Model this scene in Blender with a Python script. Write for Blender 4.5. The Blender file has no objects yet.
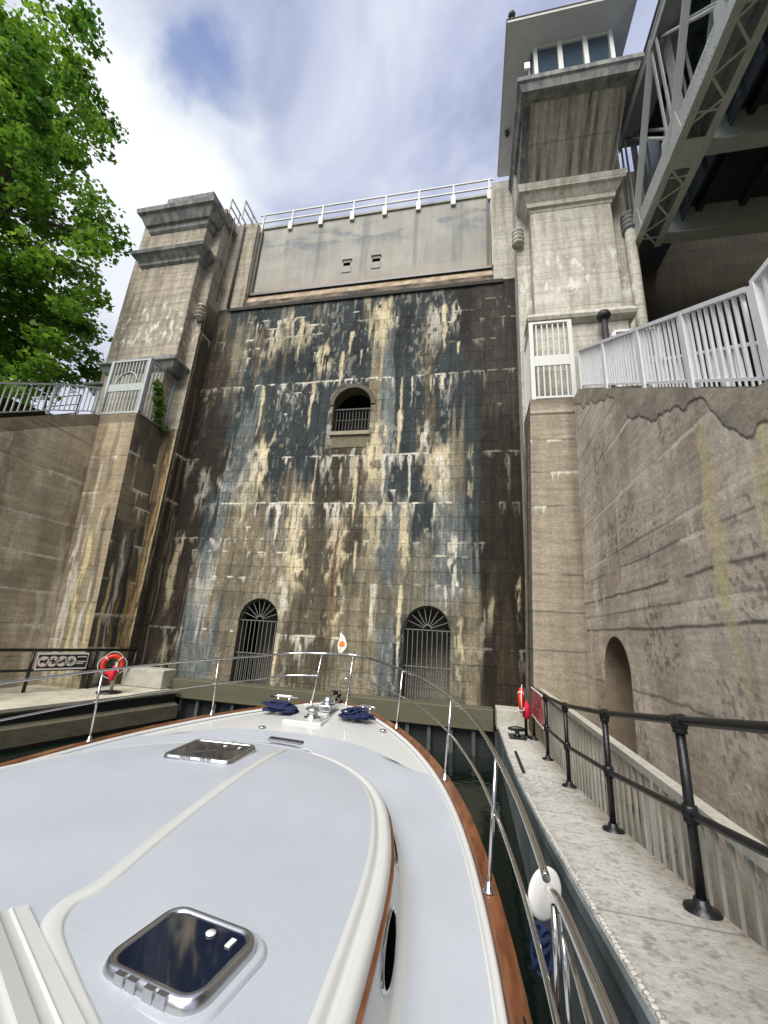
import bpy, math, random
import numpy as np
from mathutils import Vector, Matrix
random.seed(7); rng=np.random.default_rng(7)
R=math.radians
scn=bpy.context.scene
COL=scn.collection

# ------------------------------------------------------------------ camera
FPX=410.0
RX=(0.97853552,-0.00264834,0.20606121); RY=(0.19671807,-0.28592742,-0.93784194); RZ=(0.06140227,0.95824762,-0.27926916)
ROT=Matrix(((0.97853552,0.19671807,0.06140227),(-0.00264834,-0.28592742,0.95824762),(0.20606121,-0.93784194,-0.27926916))).transposed()
# rows of ROT: world axes expressed in camera space
EYE=Vector((0,0,3.0))
cam=bpy.data.cameras.new('camera'); camo=bpy.data.objects.new('camera',cam); COL.objects.link(camo)
cam.sensor_fit='HORIZONTAL'; cam.sensor_width=36; cam.lens=FPX*36/768; cam.clip_start=0.05; cam.clip_end=3000
camo.matrix_world=Matrix.Translation(EYE)@ROT.to_4x4()
scn.camera=camo
def at(px,py,axis,val):
    d=ROT@Vector((px-384,-(py-512),-FPX)); i='xyz'.index(axis)
    return EYE+d*((val-EYE[i])/d[i])

# ------------------------------------------------------------------ noise (numpy)
def vnoise(x,y,seed=0):
    x=np.asarray(x,float); y=np.asarray(y,float)
    xi=np.floor(x).astype(np.int64); yi=np.floor(y).astype(np.int64); fx=x-xi; fy=y-yi
    fx=fx*fx*(3-2*fx); fy=fy*fy*(3-2*fy)
    def h(a,b):
        n=(a*374761393+b*668265263+seed*1442695041)&0x7fffffff
        n=((n^(n>>13))*1274126177)&0x7fffffff
        return ((n^(n>>16))&0xffff)/65535.0
    return (h(xi,yi)*(1-fx)+h(xi+1,yi)*fx)*(1-fy)+(h(xi,yi+1)*(1-fx)+h(xi+1,yi+1)*fx)*fy
def fbm(x,y,seed=0,o=4):
    s=0;a=.5;t=0
    for i in range(o):
        s=s+a*vnoise(x*2**i,y*2**i,seed+i*17); t+=a; a*=.5
    return s/t
def sstep(a,b,x): t=np.clip((x-a)/(b-a),0,1); return t*t*(3-2*t)
def lin(r,g,b):
    f=lambda c:((c/255+.055)/1.055)**2.4 if c/255>.04045 else c/255/12.92
    return np.array([f(r),f(g),f(b)])

# ------------------------------------------------------------------ materials
MATS={}
def newmat(name):
    m=bpy.data.materials.new(name); m.use_nodes=True; nt=m.node_tree
    return m,nt,nt.nodes['Principled BSDF']
def N(nt,t,**k):
    n=nt.nodes.new(t)
    for a,b in k.items(): setattr(n,a,b)
    return n
def mat(name,col,rough=.6,metal=0,var=.12,vs=6,bump=0,bs=40,stretch=(1,1,1),spec=.5,coat=0,col2=None,c2s=3,c2w=.1,c2t=.5):
    """plain procedural material; col in sRGB 0-255"""
    if name in MATS: return MATS[name]
    m,nt,b=newmat(name); L=nt.links.new
    c=lin(*col)
    g=N(nt,'ShaderNodeNewGeometry'); mp=N(nt,'ShaderNodeMapping'); mp.inputs['Scale'].default_value=stretch
    L(g.outputs['Position'],mp.inputs['Vector'])
    n=N(nt,'ShaderNodeTexNoise'); n.inputs['Scale'].default_value=vs; n.inputs['Detail'].default_value=6; n.inputs['Roughness'].default_value=.6
    L(mp.outputs[0],n.inputs['Vector'])
    r=N(nt,'ShaderNodeMapRange'); r.inputs['From Min'].default_value=.25; r.inputs['From Max'].default_value=.75
    r.inputs['To Min'].default_value=1-var; r.inputs['To Max'].default_value=1+var; L(n.outputs['Fac'],r.inputs['Value'])
    mx=N(nt,'ShaderNodeVectorMath',operation='SCALE'); L(r.outputs[0],mx.inputs['Scale'])
    if col2 is not None:
        n2=N(nt,'ShaderNodeTexNoise'); n2.inputs['Scale'].default_value=c2s; n2.inputs['Detail'].default_value=8; n2.inputs['Roughness'].default_value=.65
        L(mp.outputs[0],n2.inputs['Vector'])
        r2=N(nt,'ShaderNodeMapRange'); r2.inputs['From Min'].default_value=c2t-c2w; r2.inputs['From Max'].default_value=c2t+c2w; L(n2.outputs['Fac'],r2.inputs['Value'])
        mm=N(nt,'ShaderNodeMix',data_type='RGBA'); L(r2.outputs[0],mm.inputs[0])
        mm.inputs[6].default_value=(*c,1); mm.inputs[7].default_value=(*lin(*col2),1); L(mm.outputs[2],mx.inputs[0])
    else: mx.inputs[0].default_value=tuple(c)
    L(mx.outputs[0],b.inputs['Base Color'])
    b.inputs['Roughness'].default_value=rough; b.inputs['Metallic'].default_value=metal
    b.inputs['Specular IOR Level'].default_value=spec; b.inputs['Coat Weight'].default_value=coat
    if bump:
        n3=N(nt,'ShaderNodeTexNoise'); n3.inputs['Scale'].default_value=bs; n3.inputs['Detail'].default_value=5
        L(mp.outputs[0],n3.inputs['Vector'])
        bp=N(nt,'ShaderNodeBump'); bp.inputs['Strength'].default_value=bump; bp.inputs['Distance'].default_value=.02
        L(n3.outputs['Fac'],bp.inputs['Height']); L(bp.outputs[0],b.inputs['Normal'])
    MATS[name]=m; return m
def painted(name,rough=.85,brick=None,bump=.6,streak=.25,stretch=(7,7,.7),fine=.3):
    """weathered wall: colours from the stain map stored on the mesh, broken up by fine noise"""
    m,nt,b=newmat(name); L=nt.links.new
    a=N(nt,'ShaderNodeAttribute',attribute_name='Col')
    g=N(nt,'ShaderNodeNewGeometry'); mp=N(nt,'ShaderNodeMapping'); L(g.outputs['Position'],mp.inputs['Vector'])
    mp.inputs['Scale'].default_value=stretch
    n=N(nt,'ShaderNodeTexNoise'); n.inputs['Scale'].default_value=1.3; n.inputs['Detail'].default_value=8; n.inputs['Roughness'].default_value=.7; L(mp.outputs[0],n.inputs['Vector'])
    r=N(nt,'ShaderNodeMapRange'); r.inputs['From Min'].default_value=.3; r.inputs['From Max'].default_value=.7; r.inputs['To Min'].default_value=1-streak; r.inputs['To Max'].default_value=1+streak; L(n.outputs['Fac'],r.inputs['Value'])
    n2=N(nt,'ShaderNodeTexNoise'); n2.inputs['Scale'].default_value=14; n2.inputs['Detail'].default_value=8; n2.inputs['Roughness'].default_value=.75; L(g.outputs['Position'],n2.inputs['Vector'])
    r2=N(nt,'ShaderNodeMapRange'); r2.inputs['From Min'].default_value=.3; r2.inputs['From Max'].default_value=.7; r2.inputs['To Min'].default_value=1-fine; r2.inputs['To Max'].default_value=1+fine; L(n2.outputs['Fac'],r2.inputs['Value'])
    mu=N(nt,'ShaderNodeMath',operation='MULTIPLY'); L(r.outputs[0],mu.inputs[0]); L(r2.outputs[0],mu.inputs[1])
    h=n2.outputs['Fac']; fac=mu.outputs[0]
    if brick:
        sx=N(nt,'ShaderNodeSeparateXYZ'); L(g.outputs['Position'],sx.inputs[0]); cx=N(nt,'ShaderNodeCombineXYZ')
        ad=N(nt,'ShaderNodeMath',operation='ADD'); L(sx.outputs[0],ad.inputs[0]); L(sx.outputs[1],ad.inputs[1])
        nw=N(nt,'ShaderNodeTexNoise'); nw.inputs['Scale'].default_value=3; L(g.outputs['Position'],nw.inputs['Vector'])
        w=N(nt,'ShaderNodeMath',operation='MULTIPLY_ADD'); L(nw.outputs['Fac'],w.inputs[0]); w.inputs[1].default_value=.11; L(sx.outputs[2],w.inputs[2])
        L(ad.outputs[0],cx.inputs[0]); L(w.outputs[0],cx.inputs[1])
        bt=N(nt,'ShaderNodeTexBrick'); bt.inputs['Scale'].default_value=1; bt.inputs['Brick Width'].default_value=brick[0]; bt.inputs['Row Height'].default_value=brick[1]; bt.inputs['Mortar Size'].default_value=.012; bt.inputs['Mortar Smooth'].default_value=.3
        bt.inputs['Color1'].default_value=(.9,.9,.9,1); bt.inputs['Color2'].default_value=(1.12,1.12,1.12,1); bt.inputs['Mortar'].default_value=(.8,.8,.8,1); bt.squash=1.4; bt.squash_frequency=3; bt.offset=.37
        L(cx.outputs[0],bt.inputs['Vector'])
        m3=N(nt,'ShaderNodeMath',operation='MULTIPLY'); L(fac,m3.inputs[0]); L(bt.outputs['Color'],m3.inputs[1]); fac=m3.outputs[0]
        m4=N(nt,'ShaderNodeMath',operation='MULTIPLY_ADD'); L(bt.outputs['Fac'],m4.inputs[0]); m4.inputs[1].default_value=-.8; L(h,m4.inputs[2]); h=m4.outputs[0]
    sc=N(nt,'ShaderNodeVectorMath',operation='SCALE'); L(a.outputs['Color'],sc.inputs[0]); L(fac,sc.inputs['Scale']); L(sc.outputs[0],b.inputs['Base Color'])
    bp=N(nt,'ShaderNodeBump'); bp.inputs['Strength'].default_value=bump; bp.inputs['Distance'].default_value=.03; L(h,bp.inputs['Height']); L(bp.outputs[0],b.inputs['Normal'])
    b.inputs['Roughness'].default_value=rough; b.inputs['Specular IOR Level'].default_value=.3
    return m
def towermat(name,base,dark,lines=.38,white=0,wz=None,stretch=(3,3,.35)):
    """board-marked concrete with runoff streaks, optional white bloom in a height band"""
    m,nt,b=newmat(name); L=nt.links.new
    g=N(nt,'ShaderNodeNewGeometry'); sx=N(nt,'ShaderNodeSeparateXYZ'); L(g.outputs['Position'],sx.inputs[0])
    mp=N(nt,'ShaderNodeMapping'); L(g.outputs['Position'],mp.inputs['Vector']); mp.inputs['Scale'].default_value=stretch
    n=N(nt,'ShaderNodeTexNoise'); n.inputs['Scale'].default_value=1.2; n.inputs['Detail'].default_value=9; n.inputs['Roughness'].default_value=.68; L(mp.outputs[0],n.inputs['Vector'])
    r=N(nt,'ShaderNodeMapRange'); r.inputs['From Min'].default_value=.42; r.inputs['From Max'].default_value=.68; L(n.outputs['Fac'],r.inputs['Value'])
    mx=N(nt,'ShaderNodeMix',data_type='RGBA'); mx.inputs[6].default_value=(*lin(*base),1); mx.inputs[7].default_value=(*lin(*dark),1); L(r.outputs[0],mx.inputs[0])
    # horizontal board marks
    mh=N(nt,'ShaderNodeMapping'); L(g.outputs['Position'],mh.inputs['Vector']); mh.inputs['Scale'].default_value=(.35,.35,6)
    nh=N(nt,'ShaderNodeTexNoise'); nh.inputs['Scale'].default_value=1; nh.inputs['Detail'].default_value=7; nh.inputs['Roughness'].default_value=.7; L(mh.outputs[0],nh.inputs['Vector'])
    rh=N(nt,'ShaderNodeMapRange'); rh.inputs['From Min'].default_value=.3; rh.inputs['From Max'].default_value=.7; rh.inputs['To Min'].default_value=1-lines; rh.inputs['To Max'].default_value=1+lines*.7; L(nh.outputs['Fac'],rh.inputs['Value'])
    nf=N(nt,'ShaderNodeTexNoise'); nf.inputs['Scale'].default_value=9; nf.inputs['Detail'].default_value=9; nf.inputs['Roughness'].default_value=.75; L(g.outputs['Position'],nf.inputs['Vector'])
    rf=N(nt,'ShaderNodeMapRange'); rf.inputs['From Min'].default_value=.3; rf.inputs['From Max'].default_value=.7; rf.inputs['To Min'].default_value=.72; rf.inputs['To Max'].default_value=1.22; L(nf.outputs['Fac'],rf.inputs['Value'])
    mu=N(nt,'ShaderNodeMath',operation='MULTIPLY'); L(rh.outputs[0],mu.inputs[0]); L(rf.outputs[0],mu.inputs[1])
    # pour joints every 1.22 m
    fr=N(nt,'ShaderNodeMath',operation='WRAP'); L(sx.outputs[2],fr.inputs[0]); fr.inputs[1].default_value=1.22; fr.inputs[2].default_value=0
    lt=N(nt,'ShaderNodeMath',operation='LESS_THAN'); L(fr.outputs[0],lt.inputs[0]); lt.inputs[1].default_value=.03
    jm=N(nt,'ShaderNodeMath',operation='MULTIPLY_ADD'); L(lt.outputs[0],jm.inputs[0]); jm.inputs[1].default_value=-.3; jm.inputs[2].default_value=1
    mu2=N(nt,'ShaderNodeMath',operation='MULTIPLY'); L(mu.outputs[0],mu2.inputs[0]); L(jm.outputs[0],mu2.inputs[1])
    sc=N(nt,'ShaderNodeVectorMath',operation='SCALE'); L(mx.outputs[2],sc.inputs[0]); L(mu2.outputs[0],sc.inputs['Scale'])
    out=sc.outputs[0]
    if white:
        mw=N(nt,'ShaderNodeMapping'); L(g.outputs['Position'],mw.inputs['Vector']); mw.inputs['Scale'].default_value=(4.5,4.5,1.8)
        nw=N(nt,'ShaderNodeTexNoise'); nw.inputs['Scale'].default_value=1.0; nw.inputs['Detail'].default_value=5; nw.inputs['Roughness'].default_value=.6; L(mw.outputs[0],nw.inputs['Vector'])
        rw=N(nt,'ShaderNodeMapRange'); rw.inputs['From Min'].default_value=.555; rw.inputs['From Max'].default_value=.6; L(nw.outputs['Fac'],rw.inputs['Value'])
        z0,z1=wz
        ra=N(nt,'ShaderNodeMapRange',interpolation_type='SMOOTHSTEP'); ra.inputs['From Min'].default_value=z0-.3; ra.inputs['From Max'].default_value=z0+.3; L(sx.outputs[2],ra.inputs['Value'])
        rb=N(nt,'ShaderNodeMapRange',interpolation_type='SMOOTHSTEP'); rb.inputs['From Min'].default_value=z1+.3; rb.inputs['From Max'].default_value=z1-.3; L(sx.outputs[2],rb.inputs['Value'])
        a1=N(nt,'ShaderNodeMath',operation='MULTIPLY'); L(ra.outputs[0],a1.inputs[0]); L(rb.outputs[0],a1.inputs[1])
        a2=N(nt,'ShaderNodeMath',operation='MULTIPLY'); L(a1.outputs[0],a2.inputs[0]); L(rw.outputs[0],a2.inputs[1])
        a3=N(nt,'ShaderNodeMath',operation='MULTIPLY'); L(a2.outputs[0],a3.inputs[0]); a3.inputs[1].default_value=white
        mq=N(nt,'ShaderNodeMix',data_type='RGBA'); L(a3.outputs[0],mq.inputs[0]); L(out,mq.inputs[6]); mq.inputs[7].default_value=(.72,.71,.66,1); out=mq.outputs[2]
    L(out,b.inputs['Base Color']); b.inputs['Roughness'].default_value=.85; b.inputs['Specular IOR Level'].default_value=.3
    bp=N(nt,'ShaderNodeBump'); bp.inputs['Strength'].default_value=.5; bp.inputs['Distance'].default_value=.025; L(nf.outputs['Fac'],bp.inputs['Height']); L(bp.outputs[0],b.inputs['Normal'])
    return m

# ------------------------------------------------------------------ mesh helpers
class MB:
    def __init__(s): s.v=[];s.f=[];s.sm=[]
    def add(s,vs,fs,smooth=False):
        o=len(s.v); s.v+= [tuple(v) for v in vs]; s.f+=[tuple(o+i for i in f) for f in fs]; s.sm+=[smooth]*len(fs); return s
    def box(s,x0,x1,y0,y1,z0,z1):
        return s.add([(x,y,z) for x in (x0,x1) for y in (y0,y1) for z in (z0,z1)],[(0,1,3,2),(4,6,7,5),(0,4,5,1),(2,3,7,6),(0,2,6,4),(1,5,7,3)])
    def frus(s,a,b):
        """a,b = (x0,x1,y0,y1,z) bottom and top rectangles"""
        vs=[]
        for q in (a,b): vs+=[(q[0],q[2],q[4]),(q[1],q[2],q[4]),(q[1],q[3],q[4]),(q[0],q[3],q[4])]
        return s.add(vs,[(0,3,2,1),(4,5,6,7),(0,1,5,4),(1,2,6,5),(2,3,7,6),(3,0,4,7)])
    def beam(s,p,q,w,h,up=(0,0,1)):
        p=Vector(p);q=Vector(q);d=(q-p).normalized(); u=Vector(up)
        if abs(d.dot(u))>.98: u=Vector((0,1,0))
        a=d.cross(u).normalized()*w/2; c=a.normalized().cross(d)*h/2
        vs=[e+sa*a+sc*c for e in (p,q) for sa,sc in((-1,-1),(1,-1),(1,1),(-1,1))]
        return s.add(vs,[(0,3,2,1),(4,5,6,7),(0,1,5,4),(1,2,6,5),(2,3,7,6),(3,0,4,7)])
    def tube(s,pts,r,n=10,closed=False,cap=True):
        pts=[Vector(p) for p in pts]; m=len(pts); rs=r if isinstance(r,(list,tuple)) else [r]*m
        base=len(s.v); prev=None
        for i,p in enumerate(pts):
            if closed: t=(pts[(i+1)%m]-pts[i-1])
            else: t=pts[min(i+1,m-1)]-pts[max(i-1,0)]
            t.normalize()
            if prev is None:
                u=Vector((0,0,1)) if abs(t.z)<.9 else Vector((1,0,0)); a=t.cross(u).normalized()
            else: a=(prev-t*prev.dot(t)).normalized()
            prev=a; b=t.cross(a)
            for k in range(n):
                th=2*math.pi*k/n; s.v.append(tuple(p+(a*math.cos(th)+b*math.sin(th))*rs[i]))
        for i in range(m if closed else m-1):
            j=(i+1)%m
            for k in range(n):
                l=(k+1)%n; s.f.append((base+i*n+k,base+i*n+l,base+j*n+l,base+j*n+k)); s.sm.append(True)
        if cap and not closed:
            s.f.append(tuple(base+k for k in range(n))[::-1]); s.f.append(tuple(base+(m-1)*n+k for k in range(n))); s.sm+=[False,False]
        return s
    def lathe(s,prof,c=(0,0,0),n=20,axis='z',M=None):
        base=len(s.v); c=Vector(c)
        for r,h in prof:
            for k in range(n):
                th=2*math.pi*k/n; v=Vector((r*math.cos(th),r*math.sin(th),h))
                if axis=='x': v=Vector((v.z,v.x,v.y))
                if axis=='y': v=Vector((v.x,v.z,v.y))
                if M: v=M@v
                s.v.append(tuple(c+v))
        for i in range(len(prof)-1):
            for k in range(n):
                l=(k+1)%n; s.f.append((base+i*n+k,base+i*n+l,base+(i+1)*n+l,base+(i+1)*n+k)); s.sm.append(True)
        for e in (0,len(prof)-1):
            if prof[e][0]>1e-4: s.f.append(tuple(base+e*n+k for k in range(n))); s.sm.append(False)
        return s
    def prism(s,poly,d):
        """closed polygon (3D points) extruded by vector d"""
        n=len(poly); P=[Vector(p) for p in poly]; d=Vector(d)
        return s.add(P+[p+d for p in P],[tuple(range(n))[::-1],tuple(range(n,2*n))]+[(i,(i+1)%n,n+(i+1)%n,n+i) for i in range(n)])
    def loft(s,rows,smooth=True,closed=False):
        base=len(s.v); n=len(rows[0])
        for r in rows: s.v+=[tuple(p) for p in r]
        for i in range(len(rows)-1):
            for k in range(n if closed else n-1):
                l=(k+1)%n; s.f.append((base+i*n+k,base+i*n+l,base+(i+1)*n+l,base+(i+1)*n+k)); s.sm.append(smooth)
        return s
    def build(s,name,m,parent=None,bevel=0,fixn=True):
        off=Vector(parent['_loc']) if parent is not None else Vector((0,0,0))
        me=bpy.data.meshes.new(name); me.from_pydata([(v[0]-off.x,v[1]-off.y,v[2]-off.z) for v in s.v],[],s.f)
        me.polygons.foreach_set('use_smooth',s.sm); me.materials.append(m)
        o=bpy.data.objects.new(name,me); COL.objects.link(o)
        if fixn:
            import bmesh
            bm=bmesh.new(); bm.from_mesh(me); bmesh.ops.recalc_face_normals(bm,faces=bm.faces); bm.to_mesh(me); bm.free()
        me.update()
        if bevel:
            b=o.modifiers.new('bevel','BEVEL'); b.width=bevel; b.segments=2; b.limit_method='ANGLE'; b.angle_limit=R(40)
        if parent is not None:
            o.parent=parent; o['_loc']=[float(q_) for q_ in off]
        else: o['_loc']=[0.0,0.0,0.0]
        return o
def thing(name,loc,label,cat,group=None):
    o=bpy.data.objects.new(name,None); o.location=loc; COL.objects.link(o); o['_loc']=[float(q_) for q_ in loc]
    o['label']=label; o['category']=cat; o.empty_display_size=.2
    if group: o['group']=group
    return o
def tag(o,label,cat,group=None,kind=None):
    if label: o['label']=label
    if cat: o['category']=cat
    if group: o['group']=group
    if kind: o['kind']=kind
    return o
def struct(o): o['kind']='structure'; return o

def paintgrid(name,pos,nu,nv,colfn,m,parent=None,keep=None,snap=None):
    """grid surface; pos(u,v)->x,y,z arrays (u,v in 0..1); colfn(x,y,z)->rgb"""
    u,v=np.meshgrid(np.linspace(0,1,nu+1),np.linspace(0,1,nv+1))
    x,y,z=pos(u,v); x=np.array(x,float)+0*u; y=np.array(y,float)+0*u; z=np.array(z,float)+0*u
    if snap: x,y,z=snap(x,y,z)
    P=np.stack([x,y,z],-1).reshape(-1,3)
    idx=np.arange((nu+1)*(nv+1)).reshape(nv+1,nu+1)
    q=np.stack([idx[:-1,:-1],idx[:-1,1:],idx[1:,1:],idx[1:,:-1]],-1).reshape(-1,4).astype(np.int32)
    if keep is not None:
        c=P[q].mean(1); q=q[keep(c[:,0],c[:,1],c[:,2])]
    C=np.clip(colfn(P[:,0],P[:,1],P[:,2]),.005,.85)
    off=np.array(parent['_loc']) if parent is not None else np.zeros(3)
    me=bpy.data.meshes.new(name); me.vertices.add(len(P)); me.vertices.foreach_set('co',(P-off).ravel())
    me.loops.add(q.size); me.loops.foreach_set('vertex_index',q.ravel().astype(np.int32))
    me.polygons.add(len(q)); me.polygons.foreach_set('loop_start',np.arange(0,q.size,4,dtype=np.int32)); me.polygons.foreach_set('loop_total',np.full(len(q),4,dtype=np.int32))
    me.update(); me.validate()
    a=me.color_attributes.new('Col','FLOAT_COLOR','POINT'); a.data.foreach_set('color',np.concatenate([C,np.ones((len(C),1))],1).ravel().astype(np.float32))
    me.materials.append(m); o=bpy.data.objects.new(name,me); COL.objects.link(o)
    if parent is not None: o.parent=parent; o['_loc']=[float(q_) for q_ in off]
    else: o['_loc']=[0.0,0.0,0.0]
    return o

# ------------------------------------------------------------------ shared materials
mDam=painted('stained_masonry',.8,(.92,.45),bump=1.0,streak=.34,fine=.42)
mWall=painted('weathered_concrete',.9,None,bump=.7,streak=.22,stretch=(.7,.7,8),fine=.26)
mTowL=towermat('tower_concrete_left',(176,168,151),(122,112,96),white=.75,wz=(13.6,15.6))
mTowR=towermat('tower_concrete_right',(200,197,187),(156,149,134),lines=.22,white=.9,wz=(14.0,15.6))
mCab=towermat('cab_soffit_concrete',(190,186,174),(70,66,58),lines=.03,stretch=(3.2,.25,.25))
mCorn=mat('cornice_stone',(140,140,134),.85,var=.18,vs=4,bump=.4,stretch=(2,2,.6),col2=(92,98,102),c2s=1.6,c2t=.5)
mCoping=mat('coping_concrete',(120,112,98),.9,var=.3,vs=3,bump=.6,bs=20,col2=(72,64,52),c2s=2.5)
mDark=mat('dark_void',(16,16,17),.9)
mGate=mat('gate_grey_steel',(150,148,138),.7,var=.22,vs=1.2,bump=.2,bs=6,stretch=(1,1,.35),col2=(104,112,116),c2s=1.1,c2t=.6,c2w=.08)
mRust=mat('rusty_sill',(178,162,140),.9,var=.35,vs=2,bump=.5,bs=14,col2=(148,128,104),c2s=3)
mBlackPaint=mat('black_painted_iron',(22,24,27),.35,var=.25,vs=20,bump=.15,bs=60)
mGreyRail=mat('grey_painted_railing',(230,232,233),.5,var=.1,vs=5,bump=.1)
mPaleRail=mat('pale_green_grey_railing',(172,178,176),.55,var=.1,vs=5)
mGalv=mat('galvanised_railing',(188,190,190),.5,var=.12,vs=6)
mSteel=mat('polished_stainless',(214,214,212),.16,metal=1,var=.04,vs=10)
mAlu=mat('brushed_aluminium',(200,201,203),.28,metal=1,var=.05,vs=30)
mGel=mat('white_gelcoat',(197,199,197),.3,var=.02,vs=2,coat=.4)
mNonskid=mat('pale_blue_nonskid_deck',(172,178,186),.5,var=.06,vs=1.8,bump=.25,bs=260)
mTeak=mat('varnished_teak',(128,82,50),.3,var=.3,vs=9,stretch=(6,.8,3),coat=.5,col2=(98,58,34),c2s=3)
mHull=mat('dark_green_hull',(20,36,34),.12,var=.05,coat=.6)
mGlass=mat('dark_tinted_glass',(14,22,42),.05,var=.2,vs=3,spec=.7,coat=.6)
mRope=mat('navy_rope',(28,40,78),.9,var=.35,vs=60,bump=.6,bs=120)
mGirder=mat('blue_grey_painted_steel',(138,148,152),.45,var=.12,vs=2.5,stretch=(1,1,1),bump=.1,bs=10,col2=(100,108,110),c2s=1.6)
mWalkR=mat('speckled_walkway_concrete',(186,184,176),.9,var=.16,vs=5,bump=.8,bs=55,col2=(120,114,102),c2s=9,c2t=.62,c2w=.05)
mOlive=mat('olive_painted_steel',(88,86,68),.6,var=.15,vs=2,stretch=(.4,1,2))
mRib=mat('dark_wet_steel',(44,48,48),.45,var=.3,vs=3,stretch=(2,2,.6))
mTruss=mat('pale_painted_truss_steel',(176,180,178),.5,var=.14,vs=3,bump=.1,bs=20)
mTrussDk=mat('grey_painted_tank_steel',(74,84,92),.55,var=.2,vs=2)
mUnder=mat('dark_tank_underside',(44,50,56),.7,var=.25,vs=1.5)  # dark tone for the tank bottom and stringers
mRed=mat('orange_red_lifebuoy',(222,52,30),.45,var=.08,vs=8)
mPink=mat('pink_red_rescue_bag',(214,28,62),.6,var=.1)
mWhite=mat('white_plastic',(226,226,222),.4,var=.03)
mSlat=mat('weathered_grey_slats',(176,174,162),.8,var=.25,vs=6,stretch=(4,4,.8),bump=.3)
mBark=mat('grey_brown_bark',(84,72,58),.95,var=.4,vs=8,stretch=(3,3,.7),bump=1,bs=20)
mGround=mat('rough_grass_ground',(84,98,48),.95,var=.35,vs=2,bump=.5,col2=(110,98,72),c2s=1)
mFloor=mat('pit_concrete_floor',(104,98,86),.9,var=.3,vs=2,bump=.4)

# ------------------------------------------------------------------ setting: ground, water
g=MB(); g.add([(-700,-700,-6),(700,-700,-6),(700,700,-6),(-700,700,-6)],[(0,1,2,3)])
struct(g.build('ground',mGround))
def water():
    m,nt,b=newmat('lock_water'); L=nt.links.new
    b.inputs['Base Color'].default_value=(*lin(16,26,22),1); b.inputs['Roughness'].default_value=.06; b.inputs['Specular IOR Level'].default_value=.5
    n=N(nt,'ShaderNodeTexNoise'); n.inputs['Scale'].default_value=1.6; n.inputs['Detail'].default_value=4
    g=N(nt,'ShaderNodeNewGeometry'); L(g.outputs['Position'],n.inputs['Vector'])
    bp=N(nt,'ShaderNodeBump'); bp.inputs['Strength'].default_value=.35; bp.inputs['Distance'].default_value=.05; L(n.outputs['Fac'],bp.inputs['Height']); L(bp.outputs[0],b.inputs['Normal'])
    w=MB(); w.add([(-13.5,-30,0),(.9,-30,0),(.9,12.45,0),(-13.5,12.45,0)],[(0,1,2,3)])
    struct(w.build('water',m))
water()
MB().box(1.52,2.75,-20,12.3,-.4,.25).build('gutter_floor',mFloor); struct(bpy.data.objects['gutter_floor'])
# embankment behind the left stair wall
g=MB(); g.add([(-13.6,-25,3),(-60,-25,4),(-60,10.5,9.4),(-13.6,10.5,9.4),(-13.6,60,9.4),(-60,60,9.4)],[(0,1,2,3),(3,2,5,4)])
struct(g.build('embankment',mGround))

# ------------------------------------------------------------------ dam wall
CODES={'K':lin(44,36,25),'B':lin(66,56,40),'N':lin(98,90,72),'S':lin(54,63,65),'L':lin(112,119,117),'T':lin(138,128,104),
 'C':lin(186,174,142),'W':lin(180,180,168),'R':lin(112,90,62),'G':lin(124,119,103),'H':lin(60,56,49)}
ROWS=[(16.2,"NNSSSSSSSSSSSSSSSSSSSHHHHHH"),(15.3,"BNSGSSSGSSGSSSCCSSSSSHHHHHH"),(14.2,"BBNTGTSGSSSSSSSCLSSNSSHHHHH"),(12.6,"BBBNSSSSSSSSSSSTLSSNSSHHHHH"),(11.2,"KKKSSLSSSSSSSSSTLSSNSSSHHHH"),
 (9.8,"KKKKLLNSSSSSNNNTLSSNSTSKKKK"),(8.6,"KKKKLLTSSSSSNNNTLSSSTTSKKKK"),(7.4,"KKKSLTTTSNTNNNNTLSSSLTSKKKK"),(6.2,"NKKSLTTTGGTNNNNTLLGSLLSKKKK"),(5.0,"NBKSLTTTTTTNNNGTTLGGLLLKKKK"),
 (4,"BBKNWTTTTTTNNNTTTGGGGGTBKKK"),(2,"BBKLLLTTTTTNNNTTTLSSGGTKBKK"),(-1,"BBKSSLNNTNNNNNTTSSSGGGNBBBB")][::-1]
TZ=np.array([r[0] for r in ROWS]); TC=np.array([[CODES[c] for c in r[1]] for r in ROWS])
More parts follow.
